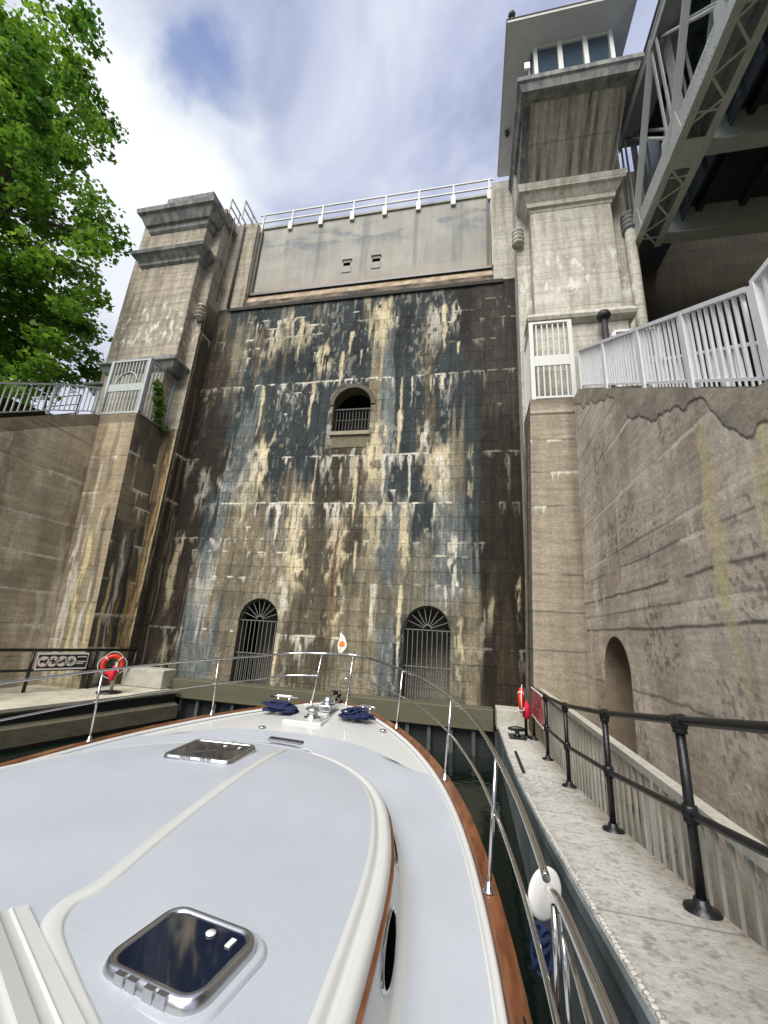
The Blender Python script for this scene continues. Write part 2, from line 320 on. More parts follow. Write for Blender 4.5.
def damcol(x,y,z):
    # warp
    xw=x+(fbm(x*1.2,z*.3,3)-.5)*.6+(fbm(x*5,z*.35,5)-.5)*.6+(vnoise(x*15,z*.8,6)-.5)*.3
    xw=np.where(x>-1.1,x+(xw-x)*.35,xw)
    zw=z+(fbm(x*2.2,z*.5,9)-.5)*2.4+(vnoise(x*9,z*.4,10)-.5)*1.8
    fi=np.clip((xw+11)/.5,0,25.999); xi=fi.astype(int); fx=sstep(.25,.75,fi-xi)[:,None]
    zi=np.clip(np.searchsorted(TZ,zw)-1,0,len(TZ)-2); fz=sstep(.2,.8,np.clip((zw-TZ[zi])/(TZ[zi+1]-TZ[zi]),0,1))[:,None]
    c=(TC[zi,xi]*(1-fx)+TC[zi,xi+1]*fx)*(1-fz)+(TC[zi+1,xi]*(1-fx)+TC[zi+1,xi+1]*fx)*fz
    # vertical run-off modulation
    st=fbm(x*5.5,z*.28,21,5); c=c*(.6+.8*st)[:,None]
    st2=fbm(x*17,z*.45,22,5); c=c*(.62+.76*st2)[:,None]
    rough=fbm(x*5,z*5,23,5); c=c*(.72+.56*rough)[:,None]
    # scattered blocks of a different tone
    row=np.floor(z/.45); bx=np.floor((x+y+.46*(row%2))/.92); bn=vnoise(bx*3.7,row*5.1,31); c=c*(.8+.4*bn)[:,None]
    mid=1-sstep(-.8,-.5,x)*(.72)-.62*(1-sstep(-9.6,-8.9,x)) # bloom is sparse in the dark side bands
    white=lin(236,230,210); cream=lin(230,214,172); rust=lin(104,80,56); blk=lin(36,34,32)
    # dark spill tongues hanging below the gate sill
    for xc,w,z0,z1 in [(-4.35,.35,15.5,12.6),(-2.45,.3,15.2,13.0),(-.3,.5,16,13),(-7.3,.6,13.6,12.2),(-5.9,.5,13.4,12.3),(-4.9,.5,9.2,6.2),(-8.9,.2,16,13)]:
        d=np.abs(x-xc+(vnoise(z*1.2,z*0,41)-.5)*.3)/w; k=(1-sstep(.7,1.05,d))*sstep(z1-.2,z1+.6,z-d*d*.4)*(1-sstep(z0,z0+.4,z)); c=c*(1-.5*k[:,None])
    # bloom along joints with drips beneath
    js=[(15.3,.55),(14.85,.6),(14.4,.6),(13.95,.5),(13.5,.45),(12.6,.3),(12.15,1.0),(11.7,.4),(10.8,.45),(9.9,.3),(9.0,.85),(8.55,.3),(7.65,.35),(7.2,.85),(6.3,.35),(5.85,.6),(5.4,.5),(4.5,.45),(3.6,.35),(2.7,.75),(1.8,.35)]
    for k,(zj,s) in enumerate(js):
        zl=zj+(vnoise(x*1.1,x*0,50+k)-.5)*.05
        on=sstep(1-s*.68,1-s*.68+.15,vnoise(x*1.15,x*0+k*3.3,60+k)*.6+vnoise(x*5,x*0+k,61+k)*.4+.06)
        line=(1-sstep(.015,.045,np.abs(z-zl)))*on*sstep(.3,.6,vnoise(x*6,x*0+k,62+k))
        ln=(vnoise(x*4.2,x*0+k*7.1,80+k)**2.6)*2.4*s
        dr=((zl-z)>0)*(1-sstep(0,1,(zl-z)/(ln+.04)))*on*sstep(.45,.62,fbm(x*13,z*2.2+k,90+k,3))
        a=np.clip(line*.95+dr*.9,0,1)*np.clip(mid,.3,1); c=c*(1-a[:,None])+white*a[:,None]
    sp=sstep(.66,.74,fbm(x*11,z*3.6,140,5)+.28*(fbm(x*1.1,z*.45,141)-.5)*2)*np.clip(mid-.25,0,1)*.3; c=c*(1-sp[:,None])+white*sp[:,None]
    # vertical joint bloom between blocks near the top
    ph=np.abs(((x+y+.46*(row%2))/.92)%1.0-.5); vj=.6*(ph>.485)*sstep(.66,.74,vnoise(bx*1.9,row*2.3,33))*np.clip(mid,0,1)*(.35+.65*sstep(13,14.2,z)); c=c*(1-.7*vj[:,None])+white*(.7*vj)[:,None]
    # crusts (x, half width, top, bottom, colour, strength)
    for i,(xc,w,z0,z1,col,s) in enumerate([(-7.6,.32,9.7,7.3,cream,.95),(-7.45,.16,7.9,6.9,rust,.9),(-5.75,.3,13.9,12.2,cream,.9),(-5.95,.38,7.4,4.0,cream,.95),(-6.1,.16,4.4,3.0,white,.8),
        (-4.4,.32,6.6,2.6,cream,.85),(-4.45,.2,6.4,2.4,rust,.8),(-3.3,.34,15.6,13.4,cream,.8),(-3.25,.4,10.2,7.6,cream,.85),(-3.1,.35,7.4,5.2,cream,.7),(-2.15,.18,6.9,4.6,cream,.85),(-1.15,.5,9.0,7.3,cream,.75),
        (-.45,.2,6.1,3.9,white,.9),(-.35,.13,3.3,1.4,cream,.8),(-8.1,.4,9.3,6.9,white,.5),(-7.1,.6,15.3,13.6,cream,.6),(-8.6,.25,14.6,12.6,rust,.5),(-8.0,.35,14.6,12.9,cream,.5),(-1.4,.35,15.2,13.3,white,.6),(-.6,.2,15.3,13.9,white,.7),(-1.6,.25,10.1,8.7,white,.75),(-.9,.18,8.6,7.0,white,.6),
        (-9.9,.25,8.4,6.6,white,.35),(-9.3,.12,8.2,7.2,white,.45),(-10.5,.18,5.8,3.2,cream,.5),(-9.7,.14,4.9,4.0,white,.5),(.6,.1,4.2,3.1,cream,.6),(1.4,.08,4.6,3.4,cream,.7),(.35,.09,3.6,2.6,white,.4),(-.0,.1,9.0,6.9,cream,.45),(-2.6,.2,9.6,8.9,white,.6),(-4.15,.09,10.2,7.7,white,.6),(-5.1,.15,11.4,9.2,white,.45),(-9.95,.6,1.8,-.4,cream,.25)]):
        d=np.abs(x-xc+(fbm(z*1.7,z*0+i,100+i,3)-.5)*w*1.6)/w
        k=(1-sstep(.55,1.1,d+.35*(fbm(x*9,z*3,110+i)-.5)*2))*sstep(z1-.3,z1+.9,z)*(1-sstep(z0-.15,z0+.25,z+(vnoise(x*4,x*0,120+i)-.5)*.6))
        k=k*sstep(.42,.56,fbm(x*9,z*2.2,130+i,5)+.06)*s; c=c*(1-k[:,None])+col*k[:,None]
    rs=np.random.RandomState(5)
    for i in range(34):
        xc=rs.uniform(-9.0,-.4); z0=rs.choice([15.3,14.4,13.5,12.15,12.15,10.8,9.0,9.0,8.5,7.2,7.2,5.85,4.5,2.7]); ln=rs.uniform(.4,2.6); w=rs.uniform(.03,.10); cl=white if rs.rand()<.5 else cream
        m_=(np.abs(x-xc)<.5)&(z<z0+.2)&(z>z0-ln-.2)
        if not m_.any(): continue
        xm=x[m_]; zm=z[m_]; t=(z0-zm)/ln; d=np.abs(xm-xc-(fbm(zm*2.2,zm*0+i,700+i,3)-.5)*.09)/(w*(1.15-.75*np.clip(t,0,1))*(.6+.8*vnoise(zm*5,zm*0+i,720+i)))
        k=(1-sstep(.6,1.1,d))*sstep(0,.04,t)*(1-sstep(.75,1,t))*sstep(.3,.5,fbm(xm*14,zm*3,740+i,3)+.1)*.85
        c[m_]=c[m_]*(1-k[:,None])+cl*k[:,None]
    c=c*(.79*(.82+.36*fbm(x*22,z*14,145,4)))[:,None]; g_=c.mean(1)[:,None]; c=c*.9+g_*.1
    # darker band just under the gate sill
    k=(1-sstep(.1,.5,16.2-z))*.6; c=c*(1-k[:,None])+blk*k[:,None]
    return c
DY=13.0; DX0,DX1=-10.95,1.66
DOORS=[(-6.9,1.35/2+.03,0.55,3.15),(-1.28,1.38/2+.03,0.55,3.18)]   # centre x, half width, sill z, springing z
WIN=(-4.33,.78,9.95,11.0)
openings=[(DOORS[0][0],.70,-3,3.12),(DOORS[1][0],.70,-3,3.15),(-4.33,.72,9.93,11.05)]
def sd(x,z,o):
    xc,hw,z0,zs=o; dx=np.abs(x-xc)
    up=np.sqrt((x-xc)**2+(z-zs)**2)-hw
    lo=np.maximum(dx-hw,z0-z)
    return np.where(z>zs,up,lo)
def damkeep(x,y,z):
    k=np.ones(len(x),bool)
    for o in openings: k&=sd(x,z,o)>0
    return k
def damsnap(x,y,z):
    for o in openings:
        xc,hw,z0,zs=o; d=sd(x,z,o); near=np.abs(d)<.02
        up=near&(z>zs); ang=np.arctan2(z-zs,x-xc)
        x=np.where(up,xc+hw*np.cos(ang),x); z=np.where(up,zs+hw*np.sin(ang),z)
        side=near&(z<=zs)&(np.abs(np.abs(x-xc)-hw)<.02); x=np.where(side,xc+np.sign(x-xc)*hw,x)
        bot=near&(z<=zs)&(np.abs(z-z0)<.02); z=np.where(bot,z0,z)
    return x,y,z
dam=thing('lock_head_wall',(-4.6,13,-1),'tall masonry wall streaked black, blue grey and cream, rising behind the bow','wall')
paintgrid('wall_face',lambda u,v:(DX0+(DX1-DX0)*u,DY+0*u+.03*(fbm(u*60,v*60,7)-.5),-1+17.15*v),470,600,damcol,mDam,dam,damkeep,damsnap)
# reveals of the openings
def reveal(o,depth,zb,m,name,parent):
    xc,hw,z0,zs=o; n=20; r=[]
    prof=[(xc+hw,max(z0,zb))]+[(xc+hw*math.cos(math.pi*k/n),zs+hw*math.sin(math.pi*k/n)) for k in range(n+1)]+[(xc-hw,max(z0,zb))]
    b=MB(); b.loft([[(x,DY+.0,z) for x,z in prof],[(x,DY+depth,z) for x,z in prof]],smooth=False)
    b.add([(prof[0][0],DY,prof[0][1]),(prof[-1][0],DY,prof[-1][1]),(prof[-1][0],DY+depth,prof[-1][1]),(prof[0][0],DY+depth,prof[0][1])],[(0,1,2,3)])
    ob=b.build(name,m,parent,fixn=False); return ob
mReveal=mat('reveal_stone',(96,88,72),.9,var=.35,vs=5,bump=.5)
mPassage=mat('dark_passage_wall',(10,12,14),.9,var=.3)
for o in openings:
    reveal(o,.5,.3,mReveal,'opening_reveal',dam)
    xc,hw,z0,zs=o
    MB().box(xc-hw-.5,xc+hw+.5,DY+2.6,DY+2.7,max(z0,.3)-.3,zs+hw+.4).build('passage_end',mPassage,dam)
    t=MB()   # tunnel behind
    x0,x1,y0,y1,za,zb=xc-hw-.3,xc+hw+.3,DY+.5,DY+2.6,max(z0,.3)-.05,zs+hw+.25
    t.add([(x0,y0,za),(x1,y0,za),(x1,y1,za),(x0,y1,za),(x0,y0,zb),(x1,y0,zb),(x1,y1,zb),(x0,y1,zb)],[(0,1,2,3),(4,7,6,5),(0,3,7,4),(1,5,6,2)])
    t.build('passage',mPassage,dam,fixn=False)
mBar=mat('grey_iron_bars',(104,105,100),.55,var=.2,vs=12)
mBarDk=mat('dark_iron_bars',(40,40,40),.6)
def arch_ring(xc,hw,zs,z0,w,m,parent,name='arch_surround'):
    b=MB(); n=24; a=[];c=[]
    for k in range(n+1):
        t=math.pi*k/n; a.append((xc+hw*math.cos(t),zs+hw*math.sin(t))); c.append((xc+(hw+w)*math.cos(t),zs+(hw+w)*math.sin(t)))
    if z0 is not None: a=[(xc+hw,z0)]+a+[(xc-hw,z0)]; c=[(xc+hw+w,z0)]+c+[(xc-hw-w,z0)]
    y0,y1=DY-.05,DY+.04
    rows=[[(p[0],y1,p[1]) for p in a],[(p[0],y0,p[1]) for p in a],[(p[0],y0,p[1]) for p in c],[(p[0],y1,p[1]) for p in c]]
    b.loft(rows,smooth=False); return b.build(name,m,parent,fixn=False)
for i,o in enumerate(openings[:2]):
    xc,hw,_,zs=o
    gt=thing('arched_iron_grille',(xc,DY+.12,.4),['iron bar grille with fan top filling the left arched doorway','iron bar grille with fan top filling the right arched doorway'][i],'gate','iron grilles in the arched doorways at the foot of the wall')
    b=MB(); y=DY+.12
    for k in range(-4,5): b.beam((xc+k*.15,y,.35),(xc+k*.15,y,zs-.02),.022,.022)
    for zz in (.5,2.05,zs-.03): b.beam((xc-hw,y,zz),(xc+hw,y,zz),.05,.03)
    b.build('vertical_bars',mBar,gt)
    b=MB()
    for k in range(-3,5): b.beam((xc+k*.15-.075,y-.02,.35),(xc+k*.15-.075,y-.02,2.0),.018,.018)
    b.build('lower_gate_bars',mBar,gt)
    b=MB(); 
    for k in range(1,9):
        t=math.pi*k/9; b.beam((xc+.1*math.cos(t),y,zs+.1*math.sin(t)),(xc+(hw-.01)*math.cos(t),y,zs+(hw-.01)*math.sin(t)),.022,.022)
    b.tube([(xc+.12*math.cos(math.pi*k/12),y,zs+.12*math.sin(math.pi*k/12)) for k in range(13)],.02,6)
    b.tube([(xc+(hw-.02)*math.cos(math.pi*k/20),y,zs+(hw-.02)*math.sin(math.pi*k/20)) for k in range(21)],.022,6)
    b.build('fan_bars',mBar,gt)
arch_ring(-4.33,.72,11.05,None,.16,mat('arch_stone',(92,84,70),.9,var=.3,vs=6,bump=.5),dam)
wg=thing('barred_window_grille',(-4.33,13.2,9.95),'dark iron bars across the small arched window high in the wall','grille')
b=MB()
for k in range(-5,6): b.beam((-4.33+k*.125,13.2,9.95),(-4.33+k*.125,13.2,10.95),.03,.03)
b.build('bars',mBarDk,wg)
b=MB(); b.beam((-5.04,13.18,10.95),(-3.62,13.18,10.95),.07,.06); b.beam((-5.04,13.18,10.5),(-3.62,13.18,10.5),.03,.03); b.build('crossbars',mBarDk,wg)
MB().box(-5.1,-3.56,12.9,13.3,9.78,9.93).build('window_sill',mat('pale_stone_sill',(150,142,124),.9,var=.25,vs=5,bump=.4),dam,bevel=.01)
MB().box(-4.98,-3.66,12.975,13.02,9.3,9.775).build('sill_block',mat('grey_sill_block',(112,104,84),.9,var=.3,vs=4,bump=.4),dam,bevel=.01)
# sill course above the masonry
MB().box(-10.3,1.2,12.93,13.3,15.97,16.12).build('ledge',mat('dark_ledge',(58,56,52),.9,var=.4,vs=3,bump=.6,stretch=(.6,1,2)),dam)
b=MB(); b.prism([(-9.75,13.14,16.52),(-9.75,13.3,16.98),(-9.75,13.5,16.98),(-9.75,13.5,16.52)],(10.6,0,0)); b.build('gate_sill',mRust,dam)
b=MB(); b.prism([(-9.75,13.0,16.125),(-9.75,13.1,16.515),(-9.75,13.5,16.515),(-9.75,13.5,16.125)],(10.6,0,0)); b.build('sill_course',mat('stained_sill_course',(112,100,84),.9,var=.4,vs=2.5,bump=.7,bs=12,col2=(50,46,42),c2s=1.8,stretch=(1,1,2)),dam)
MB().box(-10.95,-9.75,12.99,15,16.125,21.0).build('side_pilaster',mTowL,dam)
MB().box(.85,1.66,12.99,15,16.125,21.2).build('side_pilaster',mTowR,dam)
MB().box(-10.95,1.66,15,19,-1,20.6).build('wall_core',mTowL,dam)

mGateP=painted('gate_surface_paint',.7,None,bump=.15,streak=.1,stretch=(2,2,.5),fine=.08)
# ------------------------------------------------------------------ upper gate
gate=thing('upper_lock_gate',(-4.5,13.4,17),'wide grey gate panel with two small square holes atop the stained wall','gate')
GX0,GX1=-9.7,.78
def gatecol(x,y,z):
    c=np.tile(lin(150,149,142),(len(x),1))*(.8+.4*fbm(x*.8,z*1.5,201))[:,None]
    k=sstep(.5,.62,fbm(x*.9,z*2.2,202))*sstep(18.8,19.6,z)*(1-sstep(20.2,20.6,z)); c=c*(1-.6*k[:,None])+lin(92,104,116)*(.6*k)[:,None]
    for xc,w in [(-4.55,.2),(-2.3,.12),(-.55,.28),(-6.7,.12)]:
        k=(1-sstep(.5,1.1,np.abs(x-xc)/w))*.5*sstep(17,18,z); c=c*(1-k[:,None])+lin(96,104,106)*k[:,None]
    k=sstep(.45,.7,fbm(x*6,z*.6,203))*.25; c=c*(1-k[:,None])+lin(180,172,150)*k[:,None]
    k=(1-sstep(17.1,17.9,z))*.35*fbm(x*3,z,205); c=c*(1-k[:,None])+lin(170,130,90)*k[:,None]
    c=c*(1-.12*(np.abs(((z-17.1)%.62)-.31)>.295))[:,None]
    return c
HOLES=[(-5.28,18.25),(-3.98,18.28)]
def gkeep(x,y,z):
    k=np.ones(len(x),bool)
    for hx,hz in HOLES: k&=~((np.abs(x-hx)<.17)&(np.abs(z-hz)<.15))
    return k
paintgrid('gate_panel',lambda u,v:(GX0+(GX1-GX0)*u,13.32+0*u,17.05+3.85*v),300,110,gatecol,mGateP,gate,gkeep)
b=MB()
for hx,hz in HOLES: MB().box(hx-.24,hx+.24,13.5,13.54,hz-.24,hz+.24).build('hole_back',mDark,gate)
for hx,hz in HOLES:
    MB().box(hx-.22,hx+.22,13.24,13.318,hz+.15,hz+.2).build('hole_lintel',mGate,gate); MB().box(hx-.2,hx+.2,13.29,13.318,hz-.5,hz-.17).build('hole_apron',mGate,gate)
b=MB(); b.box(GX0-.02,GX1+.02,13.2,13.315,16.98,17.1); b.build('rubber_seal',mBlackPaint,gate)
MB().box(GX0,GX1,13.26,13.8,20.9,21.0).build('top_beam',mGate,gate)
for xa,xb in ((GX1-.16,GX1-.08),(GX0+.02,GX0+.12)): MB().box(xa,xb,13.2,13.315,17.1,20.7).build('edge_guide',mat('dark_guide_steel',(66,66,64),.6,var=.3),gate)
for xa,xb in ((GX1+.025,GX1+.07),(GX0-.14,GX0-.04)): MB().box(xa,xb,13.1,13.3,17.0,20.9).build('seal_strip',mat('cream_seal_strip',(196,186,160),.7,var=.2),gate)
gr=thing('gate_top_railing',(-4.5,13.35,21),'grey pipe railing with two rails along the top of the gate','railing')
for z in (21.45,21.9): MB().beam((-9.95,13.35,z),(.93,13.35,z),.06,.06).build('rail',mGalv,gr)
for k in range(8):
    x=-9.75+k*1.5
    if x>.9: x=.9
    b=MB(); b.beam((x,13.35,20.9),(x,13.35,21.9),.07,.07); b.box(x-.1,x+.1,13.22,13.3,20.65,21.15); b.build('post',mGalv,gr)

# ------------------------------------------------------------------ towers
def cornice(b,x0,x1,y0,y1,zb,prof):
    """stacked mouldings: prof = list of (dz, overhang) cross-section points"""
    q=[]; 
    for dz,o in prof: q.append((x0-o,x1+o,y0-o,y1,zb+dz))
    for a,c in zip(q[:-1],q[1:]):
        if abs(a[4]-c[4])<1e-6: c=(c[0],c[1],c[2],c[3],c[4]+.002)
        b.frus(a,c)
    return b
def corbel(parent,x,y,z,m,r=.2,h=.75):
    b=MB(); pr=[(r*.5,-h*.45)]
    for k in range(4): 
        zz=-h*.42+k*h*.24; pr+=[(r*.72,zz),(r*1.05,zz+h*.06),(r*1.05,zz+h*.14),(r*.72,zz+h*.2)]
    pr+=[(r*.5,h*.56)]
    b.lathe(pr,(x,y,z),14); b.build('ribbed_corbel',m,parent)
tl=thing('left_gate_tower',(-12.5,12.5,-1),'square concrete tower with two stone cornices left of the stained wall','tower')
b=MB(); b.box(-15.2,-10.9,12.2,19,-1,21.1); b.build('shaft',mTowL,tl,bevel=.02)
b=MB(); b.box(-14.1,-11.3,11.72,12.25,12.75,20.4); b.build('pilaster',mTowL,tl,bevel=.03)
b=MB(); b.box(-14.25,-11.5,11.6,12.22,8,12.3); b.build('pilaster_base',mTowL,tl,bevel=.02)
b=MB(); cornice(b,-14.2,-11.25,11.62,12.3,12.1,[(0,.05),(.08,.12),(.3,.22),(.34,.3),(.42,.3),(.5,.12),(.7,.05)]); b.build('base_moulding',mCorn,tl)
b=MB(); cornice(b,-15.2,-14.15,12.1,16,11.6,[(0,.05),(.2,.15),(.3,.3),(.4,.3),(.5,.05)]); b.build('side_moulding',mCorn,tl)
b=MB(); cornice(b,-14.1,-11.3,11.72,16,17.55,[(0,.02),(.08,.1),(.2,.12),(.42,.3),(.48,.38),(.62,.42),(.66,.36),(.72,.1)]); b.build('lower_cornice',mCorn,tl)
b=MB(); cornice(b,-14.1,-11.3,11.72,16,19.45,[(0,.02),(.1,.1),(.3,.14),(.34,.24),(.75,.42),(.8,.52),(1.0,.56),(1.06,.4),(1.1,.2)]); b.build('upper_cornice',mCorn,tl)
b=MB(); b.box(-13.5,-11.15,11.5,16,20.5,21.25); b.build('parapet_block',mCorn,tl,bevel=.02)
corbel(tl,-10.98,12.12,15.2,mTowL)
b=MB(); b.tube([(-10.4,12.9,16.1),(-10.4,12.9,20.9)],.05,8); b.tube([(-10.75,12.6,16.2),(-10.75,12.6,21)],.03,6); b.build('downpipe',mat('old_pipe',(86,82,74),.7,var=.3),tl)
lr=thing('tower_top_ladder_rail',(-10.6,12.8,21),'small pipe guard rail on the left tower edge beside the gate','railing')
for y in (12.3,13.0,13.7,14.4): MB().beam((-10.85,y,20.9),(-10.85,y,21.8),.05,.05).build('post',mPaleRail,lr); MB().beam((-10.2,y+.1,20.6),(-10.2,y+.1,21.7),.05,.05).build('post',mPaleRail,lr)
for z in (21.35,21.8): MB().beam((-10.85,12.3,z),(-10.85,14.4,z),.05,.05).build('rail',mPaleRail,lr); MB().beam((-10.2,12.4,z-.1),(-10.2,14.5,z-.1),.05,.05).build('rail',mPaleRail,lr)

tr=thing('right_control_tower',(3.5,12.5,-1),'tall pale concrete tower with a windowed control cabin overhanging the right side of the wall','tower')
b=MB(); b.box(1.62,5.35,12.2,19,-1,21.2); b.build('shaft',mTowR,tr,bevel=.02)
b=MB(); b.box(2.06,4.7,11.72,12.25,13.0,18.0); b.build('pilaster',mTowR,tr,bevel=.03)
b=MB(); b.box(2.0,4.76,11.66,12.22,8,12.75); b.build('pilaster_base',mTowR,tr,bevel=.02)
b=MB(); cornice(b,2.0,4.76,11.66,12.3,12.7,[(0,.05),(.1,.2),(.2,.24),(.36,.16),(.42,.08),(.5,.02)]); b.build('base_moulding',mTowR,tr)
b=MB(); cornice(b,2.06,4.7,11.72,14.5,17.62,[(0,.02),(.1,.05),(.14,.12),(.3,.14),(.55,.32),(.6,.4),(.9,.44),(.94,.3),(1.0,.1)]); b.build('lower_cornice',mTowR,tr)
corbel(tr,1.66,12.1,16.95,mTowR); corbel(tr,5.3,12.05,16.95,mCorn,.22,.8)
b=MB(); b.tube([(5.3,12.05,9.5),(5.3,12.05,16.6)],.16,12); b.build('corner_shaft',mTowR,tr)
# flaring soffit under the cabin
b=MB(); b.frus((2.0,4.85,11.7,16,18.6),(1.95,4.9,9.95,16,20.32)); b.build('flared_soffit',mCab,tr)
b=MB(); cornice(b,1.75,5.0,9.75,16,20.3,[(0,0),(.04,.12),(.3,.2),(.36,.26),(.55,.26),(.6,.1)]); b.build('cabin_base_moulding',mCorn,tr)
b=MB(); b.frus((1.72,1.995,11.9,16,18.6),(1.72,1.945,10.3,16,20.29)); b.build('side_rib',mCorn,tr)
mCabWall=mat('cream_cabin_wall',(196,186,160),.7,var=.12,vs=3,bump=.1)
mFrame=mat('white_window_frame',(206,208,202),.5,var=.05)
b=MB(); b.box(2.0,4.55,9.7,14.5,20.9,21.05); b.build('cabin_wall',mCabWall,tr)
b=MB(); b.box(2.02,4.53,9.78,14.4,21.05,22.6); b.build('cabin_interior',mat('dim_cabin_interior',(58,66,74),.5),tr)
for i in range(3):
    x0=2.16+i*.79
    f=MB(); f.box(x0-.1,x0+.02,9.62,9.775,21.05,22.5); f.box(x0+.66,x0+.78,9.6,9.775,21.05,22.5); f.box(x0+.02,x0+.66,9.64,9.775,21.05,21.13); f.box(x0+.02,x0+.66,9.64,9.775,22.42,22.5)
    fo=f.build('window',mFrame,tr)
    MB().box(x0+.02,x0+.66,9.7,9.74,21.13,22.42).build('pane',mat('cabin_glass',(60,76,92),.05,var=.1,spec=.8),fo)
for i in range(3):
    y0=9.95+i*1.3
    f=MB(); f.box(1.93,2.0,y0,y0+.1,21.05,22.5); f.box(1.93,2.0,y0+1.1,y0+1.2,21.05,22.5); f.box(1.94,2.0,y0+.1,y0+1.1,21.05,21.13)
    fo=f.build('window',mFrame,tr); MB().box(1.96,1.99,y0+.1,y0+1.1,21.13,22.5).build('pane',MATS['cabin_glass'],fo)
# hipped roof soffit
RX0,RX1,RY0,RY1=1.18,5.1,8.95,13.8
b=MB(); zi,ze=22.5,22.62
b.add([(1.95,9.7,zi),(4.6,9.7,zi),(4.6,13.4,zi),(1.95,13.4,zi),(RX0,RY0,ze),(RX1,RY0,ze),(RX1,RY1,ze),(RX0,RY1,ze)],[(0,1,5,4),(1,2,6,5),(2,3,7,6),(3,0,4,7),(0,3,2,1)])
b.build('roof_soffit',mat('blue_grey_soffit',(198,200,208),.7,var=.1,vs=2,stretch=(1,1,1)),tr)
b=MB(); b.box(RX0-.02,RX1+.02,RY0-.02,RY1+.02,ze+.002,ze+.14); b.frus((RX0-.05,RX1+.05,RY0-.05,RY1+.05,ze+.14),(RX0+.6,RX1-.6,RY0+.8,RY1-.8,ze+.5)); b.build('roof',mat('pale_roof_edge',(170,170,164),.6,var=.1),tr)
lp=thing('roof_beacon_lamp',(1.32,9.0,22.8),'small dark round lamp on a stalk on the cabin roof corner','lamp')
MB().tube([(1.32,9.0,22.7),(1.32,9.0,23.0)],.02,8).build('stalk',mGalv,lp); MB().lathe([(.0,-.12),(.07,-.1),(.12,0),(.1,.08),(.0,.13)],(1.32,9,23.12),14).build('bulb',mBarDk,lp)
lp=thing('soffit_camera',(1.4,12.2,22.5),'small dark dome camera under the roof edge of the control cabin','camera')
MB().lathe([(.0,-.14),(.08,-.1),(.1,0),(.1,.1)],(1.4,12.1,22.5),14).build('dome',mGlass,lp)
tag(MB().box(1.72,1.9,9.45,9.52,21.15,21.45).build('junction_box',mWhite,bevel=.01),'small white box mounted at the lower left corner of the cabin windows','box')

# ------------------------------------------------------------------ stair side walls
def zt_r(y): # coping height along the right stair wall
    return np.interp(y,[2.0,4.12,10.3,10.8],[5.45,5.5,9.5,9.55])
def zt_l(y):
    return np.interp(y,[2.0,4.9,7.9,9.3,10.6,10.8],[6.0,6.2,8.07,8.97,9.75,9.8])
def drips(c,s,z,joints,seed,white,dens=.5,length=1.0):
    for k,zj in enumerate(joints):
        zl=zj+(vnoise(s*.7,s*0,seed+k)-.5)*.035
        dk=(1-sstep(.008,.028,np.abs(z-zl)))*.5*sstep(.3,.5,vnoise(s*.8,s*0+k,seed+8)+.15); c=c*(1-dk[:,None])
        on=sstep(1-dens,1-dens+.15,vnoise(s*.9,s*0+k*2.1,seed+20+k))
        line=(1-sstep(.015,.05,np.abs(z-zl+.03)))*on
        ln=(vnoise(s*5,s*0+k*7.1,seed+40+k)**3)*length
        dr=((zl-z)>0)*(1-sstep(.3,1,(zl-z)/(ln+.03)))*on*sstep(.35,.6,vnoise(s*11,z*1.3,seed+60+k))
        a=np.clip(line*.7+dr*.8,0,1); c=c*(1-a[:,None])+white*a[:,None]
    return c
def streaks(c,s,z,lst,seed):
    for i,(sc,w,z0,z1,col,st) in enumerate(lst):
        d=np.abs(s-sc+(fbm(z*1.1,z*0+i,seed+i,4)-.5)*w*2.2)/(w*(.5+.9*fbm(z*1.3,z*0+i,seed+50+i,3)))
        k=(1-sstep(.5,1.15,d))*sstep(z1-.2,z1+.5,z)*(1-sstep(z0-.3,z0+.1,z))*sstep(.4,.52,fbm(s*14,z*2.2,seed+90+i,5)+.11)*st
        c=c*(1-k[:,None])+np.array(col)*k[:,None]
    return c
WH=lin(214,208,190); CR=lin(204,190,150)
